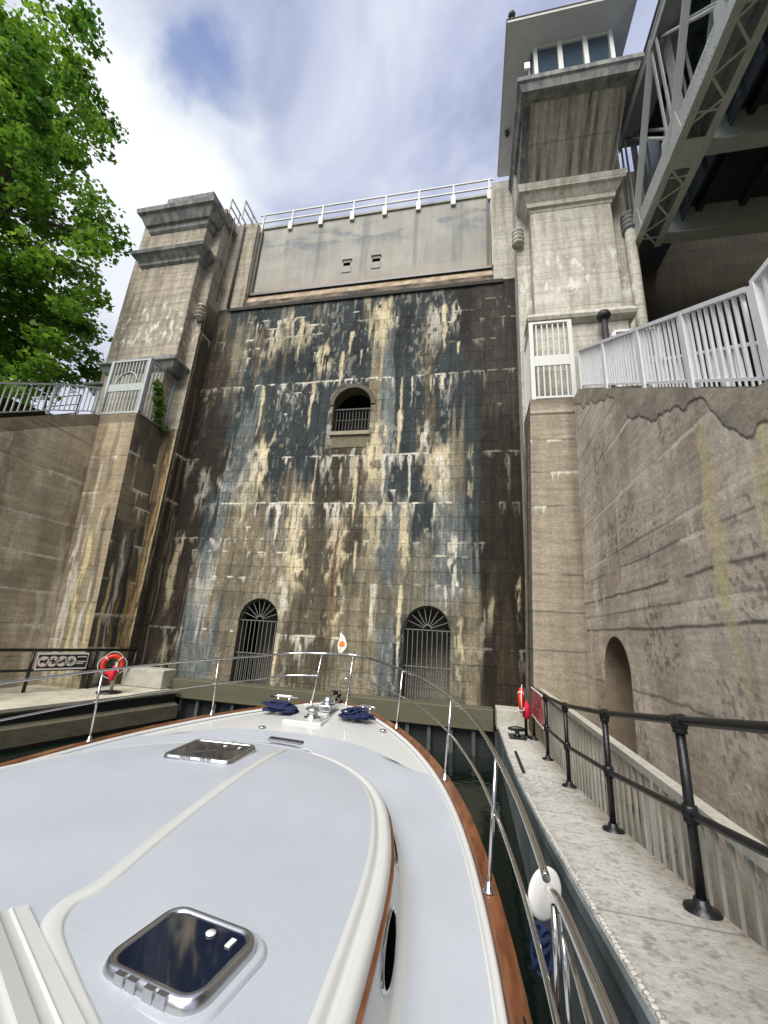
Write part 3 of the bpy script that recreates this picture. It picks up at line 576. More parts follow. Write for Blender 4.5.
def wr_col(x,y,z):
    s=y; base=lin(202,190,174)
    c=np.tile(base,(len(x),1))*(.72+.5*fbm(s*.7,z*.9,301))[:,None]
    k=sstep(.42,.68,fbm(s*.9,z*.35,302)); c=c*(1-.35*k[:,None])+lin(132,112,98)*(.35*k)[:,None]
    c=c*(.86+.28*fbm(s*7,z*.5,303))[:,None]*(.8+.4*fbm(s*6,z*6,305,5))[:,None]
    c=c*(.9+.2*fbm(s*.8,z*14,304))[:,None]
    for i,(yc_,w_,z1_) in enumerate([(10.0,.25,3.5),(9.2,.5,2.5),(8.1,.3,4.6),(7.2,.45,3.4),(6.4,.25,2.0),(5.6,.5,1.2),(4.7,.3,2.0),(3.9,.5,1.0)]):
        d=np.abs(y-yc_+(fbm(z*.8,z*0+i,360+i,3)-.5)*.5)/w_; k=(1-sstep(.2,1.2,d))*sstep(z1_,z1_+1.5,z)*.35*sstep(.3,.6,fbm(s*7,z*.5,370+i)); c=c*(1-k[:,None])+lin(206,200,186)*k[:,None]
    k=sstep(.56,.64,fbm(s*1.3,z*1.6,380,4))*.3; c=c*(1-k[:,None])+lin(128,112,98)*k[:,None]
    k=sstep(.66,.7,vnoise(s*16,z*16,381))*sstep(.5,.6,fbm(s,z,382))*.4; c=c*(1-k[:,None])
    c=drips(c,s,z,[8.4,7.6,6.9,5.73,4.72,4.39,3.6],310,WH,.44,.8)
    # the long lower crack
    zl=3.3+(fbm(s*2.5,s*0,320,3)-.5)*.06; k=(1-sstep(.008,.035,np.abs(z-zl)))*.7; c=c*(1-k[:,None])
    zl=2.31+.03*np.sin(s*1.1)+(fbm(s*4,s*0,321,3)-.5)*.06; k=(1-sstep(.01,.03,np.abs(z-zl)))*.5; c=c*(1-k[:,None])
    zl=3.92+(fbm(s*2.5,s*0,322,3)-.5)*.05; k=(1-sstep(.01,.035,np.abs(z-zl)))*.7*sstep(.4,.5,vnoise(s*1.3,s*0,323)+.2); c=c*(1-k[:,None])
    c=streaks(c,s,z,[(5.2,.15,5.7,3.3,CR,.95),(5.05,.12,4.0,2.3,CR,.5),(4.2,.16,5.4,3.0,CR,.7),(4.35,.05,5.3,3.9,WH,.7),(5.75,.05,5.4,3.8,WH,.45),(8.2,.06,5.7,4.4,WH,.5),(9.3,.07,4.4,3.4,WH,.5),(9.9,.16,4.4,3.3,WH,.6),(4.7,.08,5.7,3.9,WH,.35),(8.9,.12,5.7,4.2,WH,.35),(9.8,.1,6.7,5.9,WH,.6),(8.6,.04,7.0,6.2,WH,.8),(7.9,.03,6.4,5.9,WH,.8),(6.3,.18,5.7,4.5,WH,.25),(4.3,.2,3.1,1.5,WH,.3),(10.4,.12,5.6,1.2,CR,.45),(10.2,.1,8.9,8.3,CR,.7),(3.7,.2,5.4,3.0,WH,.4)],330)
    # coping band with crack beneath
    t=zt_r(y)-z; jag=.42+.3*(fbm(s*2.2,s*0,340,5)-.5)*2+.1*np.sin(s*2.1)
    k=1-sstep(jag-.03,jag,t); cc=lin(160,151,136)*(.5+1.0*fbm(s*2.4,z*2.4,341))[:,None]; c=c*(1-k[:,None])+cc*k[:,None]
    k=(1-sstep(.01,.035,np.abs(t-jag)))*.8*sstep(.3,.45,vnoise(s*1.7,s*0,342)+.1); c=c*(1-k[:,None])
    k=(1-sstep(.1,.8,z-.3))*.35; c=c*(1-k[:,None])  # wall foot darkened in colour for the shade behind the fence
    return c
def XR(z): return 2.62+.02*z
wr=thing('right_stair_wall',(2.75,8,0),'tall pinkish grey concrete stair wall with long cracks and cream streaks, right of the walkway','wall')
NI=(8.85,.73,0.2,2.45)
def nsd(y,z):
    yc,hw,z0,zs=NI; up=np.sqrt((y-yc)**2+((z-zs)*1.0)**2)-hw; return np.where(z>zs,up,np.maximum(np.abs(y-yc)-hw,z0-z))
def nsnap(x,y,z):
    yc,hw,z0,zs=NI; d=nsd(y,z); near=np.abs(d)<.016
    up=near&(z>zs); a=np.arctan2(z-zs,y-yc); y=np.where(up,yc+hw*np.cos(a),y); z=np.where(up,zs+hw*np.sin(a),z)
    sdn=near&(z<=zs)&(z>z0); y=np.where(sdn,yc+np.sign(y-yc)*hw,y); return x,y,z
def wrpos(u,v):
    y=2.2+8.6*u; top=zt_r(y); z=0+top*v; return XR(z),y,z
paintgrid('wall_face',wrpos,430,420,wr_col,mWall,wr,lambda x,y,z:nsd(y,z)>0,nsnap)
yc,hw,z0,zs=NI; prof=[(yc+hw,.2)]+[(yc+hw*math.cos(math.pi*k/20),zs+hw*math.sin(math.pi*k/20)) for k in range(21)]+[(yc-hw,.2)]
b=MB(); b.loft([[(XR(z),y,z) for y,z in prof],[(3.5,y,z) for y,z in prof]],smooth=False); b.build('niche_reveal',mat('niche_concrete',(128,114,96),.9,var=.25,vs=4,bump=.4),wr,fixn=False)
MB().box(3.5,3.6,yc-1,yc+1,0,3.4).build('niche_back',MATS['niche_concrete'],wr)
# front face (narrow) and its inner side
def wf_col(x,y,z):
    c=np.tile(lin(156,147,129),(len(x),1))*(.75+.45*fbm(x*2.5,z*1.2,351))[:,None]
    c=c*(.85+.3*fbm(x*1.2,z*12,352))[:,None]*(.85+.3*fbm(x*10,z*.7,353))[:,None]
    c=drips(c,x*3,z,[8.3,7.35,6.4,5.5,4.6,3.7,2.8],360,WH,.35,.5)
    k=(1-sstep(.0,.5,9.55-z))*.8; c=c*(1-k[:,None])+lin(112,104,90)*(.8*(1-sstep(.45,.5,9.55-z)))[:,None]
    k=(1-sstep(.02,.05,np.abs(9.08-z)))*.7; c=c*(1-k[:,None])
    k=(1-sstep(1.0,2.4,z))*.35; c=c*(1-k[:,None])+lin(120,104,60)*k[:,None]
    k=sstep(2.5,2.68,x)*.25; c=c*(1-k[:,None])
    return c
def wfpos(u,v):
    z=9.55*v; xl=1.4+.026*z; return xl+(XR(z)-xl)*u,10.8+0*u,z
paintgrid('end_face',wfpos,50,380,wf_col,mWall,wr)
def wspos(u,v):
    z=9.55*v; return 1.4+.026*z+0*u,12.25-(12.25-10.8)*u,z
def wsi_col(x,y,z):
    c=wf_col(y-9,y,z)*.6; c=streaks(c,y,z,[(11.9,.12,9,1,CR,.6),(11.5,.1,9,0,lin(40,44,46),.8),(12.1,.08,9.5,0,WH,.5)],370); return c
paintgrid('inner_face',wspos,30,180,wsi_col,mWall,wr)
b=MB(); b.add([(1.66,10.8,9.551),(2.81,10.8,9.551),(2.81,12.25,9.551),(1.66,12.25,9.551)],[(0,1,2,3)])
b.box(2.95,5.3,10.3,12.2,8.9,9.5); b.build('balcony_floor',mCoping,wr,fixn=False)
# solid behind the stair face: sloped top of the stairs
b=MB(); ys=[2.2,4.12,10.3,10.8]; zz=[float(zt_r(y)) for y in ys]
prof=[(y,z) for y,z in zip(ys,zz)]
b.loft([[(XR(z)-.0,y,z+.001) for y,z in prof],[(XR(z)+.35,y,z+.001) for y,z in prof],[(XR(z)+.35,y,z-.5) for y,z in prof],[(5.3,y,z-.5) for y,z in prof],[(5.3,y,-.5) for y,z in prof]],smooth=False); b.build('coping',mCoping,wr,fixn=False)
st=MB()
for k in range(18):
    y=10.2-k*.3; z=float(zt_r(y))-.35; st.box(3.0,5.28,y-.3,y,z-.6,z-.08)
st.build('steps',mCoping,wr)

# left side
def XL(z): return -12.45-.055*z
def XS(z): return -10.98-.05*z
def wl_col(x,y,z):
    s=y; c=np.tile(lin(190,177,153),(len(x),1))*(.68+.55*fbm(s*.8,z*.8,401))[:,None]
    c=c*(.82+.36*fbm(s*8,z*.7,402))[:,None]*(.88+.24*fbm(s*.8,z*12,403))[:,None]
    k=sstep(.45,.7,fbm(s*1.1,z*.4,404))*.4; c=c*(1-k[:,None])+lin(78,70,56)*k[:,None]
    c=drips(c,s,z,[8.6,7.2,5.7,4.6,3.55,2.6,1.7],410,WH,.5,.6)
    c=streaks(c,s,z,[(8.9,.12,8.3,4,lin(176,158,120),.4),(9.8,.1,9,5,lin(170,156,124),.35),(10.6,.12,5,1,WH,.5),(9.3,.15,7.1,6.4,WH,.7),(10.2,.06,7.3,6.5,WH,.6),(10.5,.07,7.0,6.2,WH,.6),(9.4,.25,1.9,.9,WH,.35),(8.4,.3,8.3,4.5,lin(110,100,84),.5),(10.9,.2,9.0,4,lin(104,94,78),.5),(9.1,.1,5.6,4.4,WH,.6),(10.75,.09,4.2,1,WH,.8),(10.3,.12,3.5,.9,WH,.6)],430)
    t=zt_l(y)-z; k=(1-sstep(.35,.45,t))*.6; c=c*(1-k[:,None])+lin(96,86,70)*k[:,None]
    k=(1-sstep(.01,.04,np.abs(t-.42)))*.5; c=c*(1-k[:,None])
    return c
wl=thing('left_stair_wall',(-12.3,8,0),'brown concrete stair wall with white lime streaks, left of the boat','wall')
def wlpos(u,v):
    y=2.0+8.8*u; z=zt_l(y)*v; return XL(z),y,z
paintgrid('wall_face',wlpos,330,360,wl_col,mWall,wl)
def lf_col(x,y,z):
    s=x+z*.05; c=np.tile(lin(164,150,125),(len(x),1))*(.7+.5*fbm(s*2,z*.8,451))[:,None]*(.82+.36*fbm(s*9,z*.5,452))[:,None]
    c=drips(c,s*3,z,[8.2,6.9,5.6,4.4,3.3,2.2],460,WH,.3,.4)
    c=streaks(c,s,z,[(-12.2,.1,6.2,.9,WH,.95),(-11.75,.11,5.6,.9,lin(214,200,150),.95),(-11.95,.05,8,4.5,WH,.6),(-11.35,.08,4.4,.9,WH,.8),(-11.15,.07,3.4,.9,lin(206,188,140),.8),(-11.3,.06,8.6,6,lin(176,160,124),.5),(-12.35,.05,4,.9,WH,.5),(-11.55,.05,6.5,5.4,WH,.6),(-12.0,.09,4.6,.9,WH,.8),(-11.45,.07,3.2,.9,WH,.8),(-12.15,.16,9.5,5.5,lin(96,86,70),.5),(-11.6,.12,9.6,6.8,lin(90,82,66),.5),(-11.25,.1,6.5,2,lin(70,66,58),.6)],470)
    k=(1-sstep(.3,.42,9.83-z))*.6; c=c*(1-k[:,None])+lin(92,84,70)*k[:,None]
    return c
def lfpos(u,v):
    z=9.83*v; return XL(z)+(XS(z)-XL(z))*u,10.8+0*u,z
paintgrid('end_face',lfpos,90,420,lf_col,mWall,wl)
def ls_col(x,y,z):
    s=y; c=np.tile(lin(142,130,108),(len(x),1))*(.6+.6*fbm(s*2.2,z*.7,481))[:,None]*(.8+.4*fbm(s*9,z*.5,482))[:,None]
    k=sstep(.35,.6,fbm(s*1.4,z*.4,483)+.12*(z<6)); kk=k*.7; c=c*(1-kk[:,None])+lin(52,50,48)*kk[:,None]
    c=drips(c,s*2,z,[8.4,7.2,6.6,5.3,4.1,3.0,2.0],490,WH,.6,.9)
    c=streaks(c,s,z,[(11.1,.08,4.6,.9,lin(210,194,146),.9),(11.35,.1,5.6,.9,WH,.8),(11.55,.07,3.6,1,lin(150,120,70),.7),(12.0,.16,4.2,.6,lin(178,146,92),.85),(12.15,.07,9.6,2,lin(204,188,146),.7),(11.7,.12,6,1,lin(38,44,48),.8),(11.2,.05,8.8,7,WH,.5)],500)
    return c
def lspos(u,v):
    z=9.83*v; return XS(z)+0*u,10.8+1.5*u,z
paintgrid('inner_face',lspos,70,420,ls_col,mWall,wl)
# tower foot strip between inner face and dam, painted separately
def lp_col(x,y,z):
    s=x*1.7+y; c=np.tile(lin(128,114,90),(len(x),1))*(.6+.6*fbm(s*2.5,z*.5,511))[:,None]
    k=sstep(.4,.62,fbm(s*2.2,z*.3,512)+.1*(z<7))*.7; c=c*(1-k[:,None])+lin(46,44,40)*k[:,None]
    c=streaks(c,x,z,[(-10.95,.05,16,2,lin(196,182,140),.8),(-11.1,.08,9,1,lin(170,136,84),.8),(-11.3,.06,6,1,WH,.7)],520); return c
paintgrid('tower_foot',lambda u,v:(-12.6+1.69*u,12.19+0*u,-1+10.9*v),40,200,lp_col,mWall,tl)
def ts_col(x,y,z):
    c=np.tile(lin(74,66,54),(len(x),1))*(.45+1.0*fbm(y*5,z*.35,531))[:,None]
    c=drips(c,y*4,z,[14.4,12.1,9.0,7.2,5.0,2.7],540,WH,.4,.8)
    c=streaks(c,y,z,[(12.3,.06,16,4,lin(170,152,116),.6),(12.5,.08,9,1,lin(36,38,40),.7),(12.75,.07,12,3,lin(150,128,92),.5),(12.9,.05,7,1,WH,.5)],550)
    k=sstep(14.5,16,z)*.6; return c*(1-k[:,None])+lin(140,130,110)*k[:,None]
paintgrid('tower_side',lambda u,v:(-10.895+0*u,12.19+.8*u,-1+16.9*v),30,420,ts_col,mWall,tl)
b=MB(); b.add([(-13.4,10.8,9.831),(-11.45,10.8,9.831),(-11.45,12.3,9.831),(-13.4,12.3,9.831)],[(0,1,2,3)])
ys=[2,4.9,7.9,9.3,10.6,10.8]; b.loft([[(XL(float(zt_l(y))),y,float(zt_l(y))+.001) for y in ys],[(XL(float(zt_l(y)))-.4,y,float(zt_l(y))+.001) for y in ys],[(XL(float(zt_l(y)))-.4,y,2) for y in ys]],smooth=False)
b.build('coping',mCoping,wl,fixn=False)

# ------------------------------------------------------------------ picket railings
def picket_fence(parent,path,h,sp,m,pw=.03,posts=None,postw=.11,rail=.06,base=.1,mid=None,name='picket_panel'):
    """path: list of 3D points (base line). vertical pickets."""
    P=[Vector(p) for p in path]
    L=[0]; 
    for a,c in zip(P[:-1],P[1:]): L.append(L[-1]+math.hypot(c.x-a.x,c.y-a.y))
    def pt(s):
        for i in range(len(P)-1):
            if s<=L[i+1]+1e-9: return P[i].lerp(P[i+1],(s-L[i])/(L[i+1]-L[i]))
        return P[-1]
    b=MB(); s=sp
    while s<L[-1]:
        p=pt(s); b.beam(p+Vector((0,0,base)),p+Vector((0,0,h-.03)),pw,pw,up=(0,1,0)); s+=sp
    b.build(name,m,parent)
    for a,c in zip(P[:-1],P[1:]):
        MB().beam(a+Vector((0,0,h)),c+Vector((0,0,h)),rail*1.5,rail).build('top_rail',m,parent); MB().beam(a+Vector((0,0,base)),c+Vector((0,0,base)),rail*.8,rail*.7).build('bottom_rail',m,parent)
        if mid: MB().beam(a+Vector((0,0,mid)),c+Vector((0,0,mid)),rail*.5,rail*.7).build('mid_rail',m,parent)
    for s in (posts or []):
        p=pt(s*L[-1]); MB().beam(p-Vector((0,0,.04)),p+Vector((0,0,h-.03)),postw,postw,up=(0,1,0)).build('post',m,parent)
RH=1.2
rf=thing('right_stair_railing',(2.85,8,7),'pale grey picket railing following the stairs down the right wall','railing')
path=[(XR(9)+.12,10.55,float(zt_r(10.3))),(2.87,7.3,7.7),(2.83,4.9,6.1),(2.83,3.9,5.85),(2.83,3.0,5.75)]
path=[(2.9,10.3,9.5),(2.9,4.2,5.55)]
picket_fence(rf,path,RH,.125,mGreyRail,.032,[0,.3,.58,.8],.09,.055,.1)
rf2=thing('right_landing_railing',(2.85,3.6,6),'near end of the pale grey railing at the right edge, above the landing','railing')
picket_fence(rf2,[(2.9,4.1,5.5),(2.9,2.9,5.47)],RH+.03,.14,mGreyRail,.035,[0.0,1],.11,.06,.1)
rf3=thing('far_landing_gate',(4.4,11.2,9.5),'short pale picket gate at the stair head beside the control tower','gate')
p3=[at(626,378,'y',11.0),at(676,372,'y',11.0)]
picket_fence(rf3,[(4.05,11.0,9.5),(5.2,11.0,9.5)],2.25,.13,mGreyRail,.035,[0,1],.11,.07,.1,mid=1.3)
tag(MB().tube([(3.95,11.3,9.4),(3.95,11.3,12.6)],.09,10).lathe([(.0,.3),(.16,.22),(.2,.1),(.16,0),(.0,-.02)],(3.95,11.3,12.5),14).build('bollard_lamp_post',mBarDk),'dark capped post standing beside the stair head gate','post')
# fence in front of stairs on far side of the steps
rf4=thing('inner_stair_railing',(4.6,8,7),'inner picket railing of the right stairs seen through the outer one','railing')
picket_fence(rf4,[(4.6,10.3,9.2),(4.6,4.9,5.75)],1.0,.15,mGreyRail,.03,[0,.5,1],.1,.06,.1)
def cage(name,label,x0,x1,y0,y1,z,h,m,side,group):
    t=thing(name,(x0,y0,z),label,'railing',group)
    b=MB(); n=max(3,int((x1-x0)/.14))
    for k in range(1,n):
        x=x0+(x1-x0)*k/n; b.beam((x,y0,z+.08),(x,y0,z+h),.035,.035,up=(0,1,0))
    b.build('front_bars',m,t)
    MB().box(x0,x1,y0-.03,y0+.02,z+h*.43,z+h*.56).build('front_plate',m,t)
    b=MB(); n=int((y1-y0)/.14); xs=x0 if side<0 else x1
    for k in range(1,n):
        y=y0+(y1-y0)*k/n; b.beam((xs,y,z+.08),(xs,y,z+h),.035,.035,up=(0,1,0))
    b.build('side_bars',m,t)
    b=MB()
    for zz in (z+.08,z+h): b.beam((x0-.06,y0,zz),(x1+.06,y0,zz),.08,.07); b.beam((xs,y0,zz),(xs,y1,zz),.08,.07)
    b.build('rails',m,t)
    for x,y in ((x0,y0),(x1,y0),(xs,y1)): MB().beam((x,y,z),(x,y,z+h),.12,.12,up=(0,1,0)).build('post',m,t)
    return t
cl=cage('balcony_cage','tall pale green grey barred cage on the balcony beside the left tower',-13.1,-11.52,10.88,12.15,9.83,2.25,mPaleRail,1,'barred balcony cages beside the towers')
b=MB(); b.tube([(-12.3+.42*math.cos(t),10.84,10.95+.2+.42*math.sin(t)) for t in np.linspace(0,math.pi,14)],.03,6); b.build('arch_bar',mPaleRail,cl)
cr=cage('balcony_cage','tall white barred cage with a plate on the balcony beside the right tower',1.76,2.84,10.88,12.15,9.55,2.62,mFrame,-1,'barred balcony cages beside the towers')
lf=thing('left_stair_railing',(-13.2,8,9),'galvanised picket railing along the top of the left stair wall','railing')
picket_fence(lf,[(-13.2,10.75,9.85),(-13.1,9.3,9.05),(-13.05,7.9,8.15),(-13.0,5.5,6.65)],1.05,.16,mGalv,.03,[0.01,.3,.6,.85],.07,.05,.1)
hf=thing('sloping_handrail_frame',(-14.5,9.5,9.5),'small metal handrail frame behind the left stair railing','handrail')
b=MB(); q=[at(47,398,'x',-14.2),at(81,395,'x',-14.2),at(78,413,'x',-14.2),at(44,416,'x',-14.2)]
b.tube(q,.025,6,closed=True); b.tube([(q[0]+q[3])/2,(q[1]+q[2])/2],.02,6)
for k in (0,1): b.tube([q[k],(q[k].x,q[k].y,8.6)],.025,6)
b.build('frame',mBarDk,hf)

# ------------------------------------------------------------------ raised lift chamber with truss (right)
ch=thing('raised_lift_chamber',(6,5,16),'huge raised steel lift chamber with riveted truss side, seen from below at upper right','lift chamber')
zc=16.0
b=MB()  # bottom chord: outer side plate, inner plate, flange angles
b.box(5.42,5.46,-12,12.2,zc,zc+.75); b.box(6.12,6.16,-12,12.2,zc,zc+.75)
b.box(5.36,5.56,-12,12.2,zc-.02,zc+.0); b.box(6.02,6.22,-12,12.2,zc-.02,zc+.0); b.box(5.42,6.16,-12,12.2,zc+.75,zc+.78)
b.build('bottom_chord',mTruss,ch)
b=MB(); y=12.1; k=0
while y>-4:
    if k%7==5: b.box(5.54,6.04,y-.75,y,zc-.012,zc+.02); y-=.75
    elif k%7==6: y-=.35
    else:
        b.beam((5.54,y,zc),(6.04,y-.48,zc),.055,.02) if k%2 else b.beam((6.04,y,zc-.004),(5.54,y-.48,zc-.004),.055,.02)
        if k%7 in (0,4): b.beam((5.54,y-.24,zc+.012),(6.04,y-.24,zc+.012),.05,.02)
        y-=.48
    k+=1
b.box(5.50,5.545,-4.5,12.15,zc-.016,zc+.03); b.box(6.035,6.08,-4.5,12.15,zc-.016,zc+.03)
b.build('bottom_lacing',mTruss,ch)
b=MB(); y=12.1      # rivet heads
while y>1:
    for xx,zz in ((5.41,zc+.07),(5.41,zc+.2),(5.41,zc+.62)):
        b.lathe([(.022,0),(.015,.014),(.0,.018)],(xx,y,zz),6,M=Matrix.Rotation(R(-90),3,'Y'))
    for xx in (5.46,6.12): b.lathe([(.022,0),(.015,.014),(.0,.018)],(xx,y,zc-.02),6,M=Matrix.Rotation(R(180),3,'X'))
    y-=.14
b.build('rivets',mTruss,ch)['kind']='stuff'
ztop=20.95
panels=[12.0,9.3,6.6,3.9,1.2,-1.5,-4.2]
for i,y in enumerate(panels):
    b=MB()
    for xx in (5.45,6.13):
        b.beam((xx,y-.16,zc+.5),(xx,y-.16,ztop),.03,.1,up=(0,1,0)); b.beam((xx,y+.16,zc+.5),(xx,y+.16,ztop),.03,.1,up=(0,1,0))
    b.box(5.78,5.80,y-.2,y+.2,zc+.7,ztop)
    b.build('vertical_post',mTruss,ch)
    b=MB(); b.add([(5.40,y-.55,zc+.1),(5.40,y+.55,zc+.1),(5.40,y+.4,zc+1.05),(5.40,y-.4,zc+1.05),(5.425,y-.55,zc+.1),(5.425,y+.55,zc+.1),(5.425,y+.4,zc+1.05),(5.425,y-.4,zc+1.05)],[(0,1,2,3),(4,7,6,5),(0,4,5,1),(1,5,6,2),(2,6,7,3),(3,7,4,0)]); b.build('gusset_plate',mTruss,ch)
for i in range(len(panels)-1):
    b=MB(); y0,y1=panels[i],panels[i+1]
    b.beam((5.44,y0,zc+.5),(5.44,y1,ztop),.03,.2,up=(1,0,0)); b.beam((6.12,y0,zc+.5),(6.12,y1,ztop),.03,.2,up=(1,0,0)); b.build('diagonal',mTruss,ch)
    b=MB(); b.tube([(5.6,y0,ztop),(5.6,y1,zc+.6)],.045,8); b.tube([(5.95,y0-.2,ztop),(5.95,y1-.2,zc+.6)],.045,8); b.build('tie_rod',mTruss,ch)
b=MB(); b.box(5.4,6.2,-12,12.3,ztop,ztop+.06); b.box(5.4,5.44,-12,12.3,ztop-.25,ztop+.25); b.build('top_chord',mTruss,ch)
b=MB(); b.box(5.36,6.9,-12,12.3,21.2,21.26); b.build('side_walkway',mTrussDk,ch)
b=MB(); b.box(6.85,6.9,-12,14,16.7,22.3); 
b.build('tank_side',mTrussDk,ch)
b=MB()
y=12.2
while y>-8: b.box(6.72,6.85,y-.06,y+.06,16.7,22.28); y-=.9
b.build('side_stiffeners',mTrussDk,ch)
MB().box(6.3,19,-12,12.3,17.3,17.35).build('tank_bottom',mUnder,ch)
for i,y in enumerate([12.0,9.3,6.6,3.9,1.2,-1.5]):
    b=MB(); b.box(6.17,19,y-.02,y+.02,16.1,17.3); b.box(6.17,19,y-.2,y+.2,16.06,16.1); b.build('cross_girder',mat('grimy_girder_steel',(158,166,168),.55,var=.2,vs=2),ch)
b=MB()
for x in [7.4+1.25*k for k in range(9)]: b.box(x-.08,x+.08,-12,12.2,17.0,17.296)
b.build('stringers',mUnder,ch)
# back wall of the other lock bay
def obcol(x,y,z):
    c=np.tile(lin(66,58,40),(len(x),1))*(.05+.9*fbm(x*.6,z*.5,601))[:,None]*(.7+.6*fbm(x*5,z*.6,602))[:,None]  # stone colour kept near black for the shade under the chamber
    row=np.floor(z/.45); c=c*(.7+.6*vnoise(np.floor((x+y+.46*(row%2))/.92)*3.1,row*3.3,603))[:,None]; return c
ob=thing('far_bay_wall',(12,14,-1),'dark masonry wall in shadow beneath the raised lift chamber','wall')
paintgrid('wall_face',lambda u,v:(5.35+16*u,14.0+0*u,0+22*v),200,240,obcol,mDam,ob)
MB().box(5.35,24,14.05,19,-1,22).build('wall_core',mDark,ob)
MB().box(19.2,20,-12,14,-6,22).build('side_wall',mTowL,ob)

# ------------------------------------------------------------------ chamber gate in front of dam
cg=thing('chamber_end_gate',(-4.5,12.6,0),'olive painted beam over dark ribbed steel panel at the foot of the wall','gate')
MB().box(-9.75,.62,12.42,12.96,.62,1.16).build('top_beam',mOlive,cg,bevel=.02)
MB().box(-9.75,.62,12.7,12.75,-1,.62).build('steel_panel',mRib,cg)
b=MB()
for k in range(18): 
    x=-9.5+k*.6; b.box(x-.05,x+.05,12.52,12.7,-1,.61)
b.build('ribs',mat('wet_rib_steel',(74,78,76),.5,var=.3,vs=3),cg)

# ------------------------------------------------------------------ walkways
def zw(y): return float(np.interp(y,[-3,1.5,3.44,5.17,7.16,8.9,12.3],[2.1,1.74,1.47,1.24,1.03,.94,.88]))
def walkcol(x,y,z):
    k0=0; c=np.tile(lin(200,199,192),(len(x),1))*(.86+.26*fbm(x*1.8,y*1.3,651,5))[:,None]
    k=sstep(.58,.7,fbm(x*10,y*10,652,4)); c=c*(1-.22*k[:,None])+lin(120,112,98)*(.22*k)[:,None]
    k=sstep(.7,.8,vnoise(x*38,y*38,653)); c=c*(1-.35*k[:,None])
    k=sstep(1.22,1.45,x)*.35*sstep(.4,.6,fbm(x*3,y*1.5,654)+.1); c=c*(1-k[:,None])+lin(128,106,76)*k[:,None]
    k=(1-sstep(.72,.85,x))*.35*sstep(.45,.55,vnoise(x*60,y*34,655)); c=c*(1-k[:,None])+lin(120,116,106)*k[:,None]
    k=(np.abs(((y+.4)%2.4)-1.2)<.012)*.5; c=c*(1-k[:,None])
    k=sstep(.5,.62,fbm(x*2.6,y*.5,657,4))*.22; c=c*(1-k[:,None])+lin(150,142,124)*k[:,None]
    k=(1-sstep(.5,.9,np.abs(y-6.9)))*.3*sstep(.5,.6,vnoise(x*30,y*18,656)); c=c*(1-k[:,None])+lin(84,80,70)*k[:,None]
    return c
rw=thing('right_walkway',(1.1,6,0),'worn pale concrete walkway on a blue grey steel girder right of the boat','walkway')
def rwpos(u,v):
    y=-2+14.2*v; return .7+.82*u,y,np.interp(y,[-3,1.5,3.44,5.17,7.16,8.9,12.3],[2.1,1.74,1.47,1.24,1.03,.94,.88])
paintgrid('walking_surface',rwpos,60,620,walkcol,painted('pitted_concrete',.95,None,bump=1.0,streak=.04,stretch=(2,2,2),fine=.13),rw)
ys=np.linspace(-2,12.2,40)
b=MB(); b.loft([[(.7,y,zw(y)) for y in ys],[(.685,y,zw(y)-.02) for y in ys],[(.685,y,zw(y)-.1) for y in ys],[(.74,y,zw(y)-.12) for y in ys],[(.74,y,-1) for y in ys]],smooth=False)
b.build('side_girder',mGirder,rw,fixn=False)
b=MB(); b.loft([[(1.52,y,zw(y)) for y in ys],[(1.52,y,-.3) for y in ys]],smooth=False); b.build('back_face',mGirder,rw,fixn=False)
y=1.9; st0=None
while y<6.4:
    z=zw(y)
    if st0 is None: st0=MB().lathe([(.018,0),(.015,.008),(.0,.012)],(0,0,0),7).build('edge_stud',mWalkR); sto=st0
    else: sto=st0.copy(); COL.objects.link(sto)
    sto.parent=rw; sto.location=Vector((.725+random.uniform(-.004,.004),y,z+.001))-Vector(rw['_loc']); y+=.047+random.uniform(-.006,.006)
# channel strip on walkway
MB().beam((.86,9.2,zw(9.2)+.012),(.83,7.6,zw(7.6)+.012),.05,.02).build('drain_strip',mBarDk,rw)
tag(MB().box(.66,1.9,11.75,12.4,.80,1.3).build('concrete_kerb_block',mat('pale_block',(176,174,162),.9,var=.2,vs=4,bump=.5,bs=20),bevel=.03),'pale concrete block at the far end of the right walkway','block','concrete blocks at the walkway ends')
c=thing('mooring_cleat',(1.03,10.6,.91),'black iron mooring cleat bolted to the far end of the right walkway','cleat')
MB().box(.86,1.22,10.4,10.85,.92,.945).build('base_plate',mBlackPaint,c)
MB().lathe([(.09,0),(.05,.03),(.045,.1),(.06,.12)],(1.04,10.62,.945),12).build('stem',mBlackPaint,c)
MB().tube([(.84,10.62,1.08),(.93,10.62,1.085),(1.04,10.62,1.09),(1.15,10.62,1.085),(1.24,10.62,1.08)],[.02,.045,.055,.045,.02],10).build('horns',mBlackPaint,c)
# black pipe railing, right
RXP=1.40; py=[1.75,3.44,5.17,7.16,8.9,10.6]
br=thing('black_pipe_railing',(RXP,6,1),'black painted pipe railing with flanged posts along the right walkway','railing')
for y in py:
    z=zw(y); b=MB(); b.tube([(RXP,y,z),(RXP,y,z+1.07)],.030,14)
    b.lathe([(.1,0),(.1,.018),(.05,.03),(.042,.07),(.03,.075)],(RXP,y,z),16)
    for zz in (.52,1.04): b.lathe([(.03,-.05),(.044,-.048),(.044,-.025),(.04,-.02),(.05,-.015),(.05,.02),(.044,.03),(.044,.05),(.03,.052)],(RXP,y,z+zz),14)
    b.build('post',mBlackPaint,br)
top=[(RXP,y,zw(y)+1.07) for y in [-1]+py]; b=MB(); b.tube(top,.029,12)
for y in py: b.tube([(RXP,y-.06,zw(y-.06)+1.07),(RXP,y+.06,zw(y+.06)+1.07)],.042,12)
b.build('top_rail',mBlackPaint,br)
b=MB(); b.tube([(RXP,y,zw(y)+.52) for y in [-1]+py],.025,12)
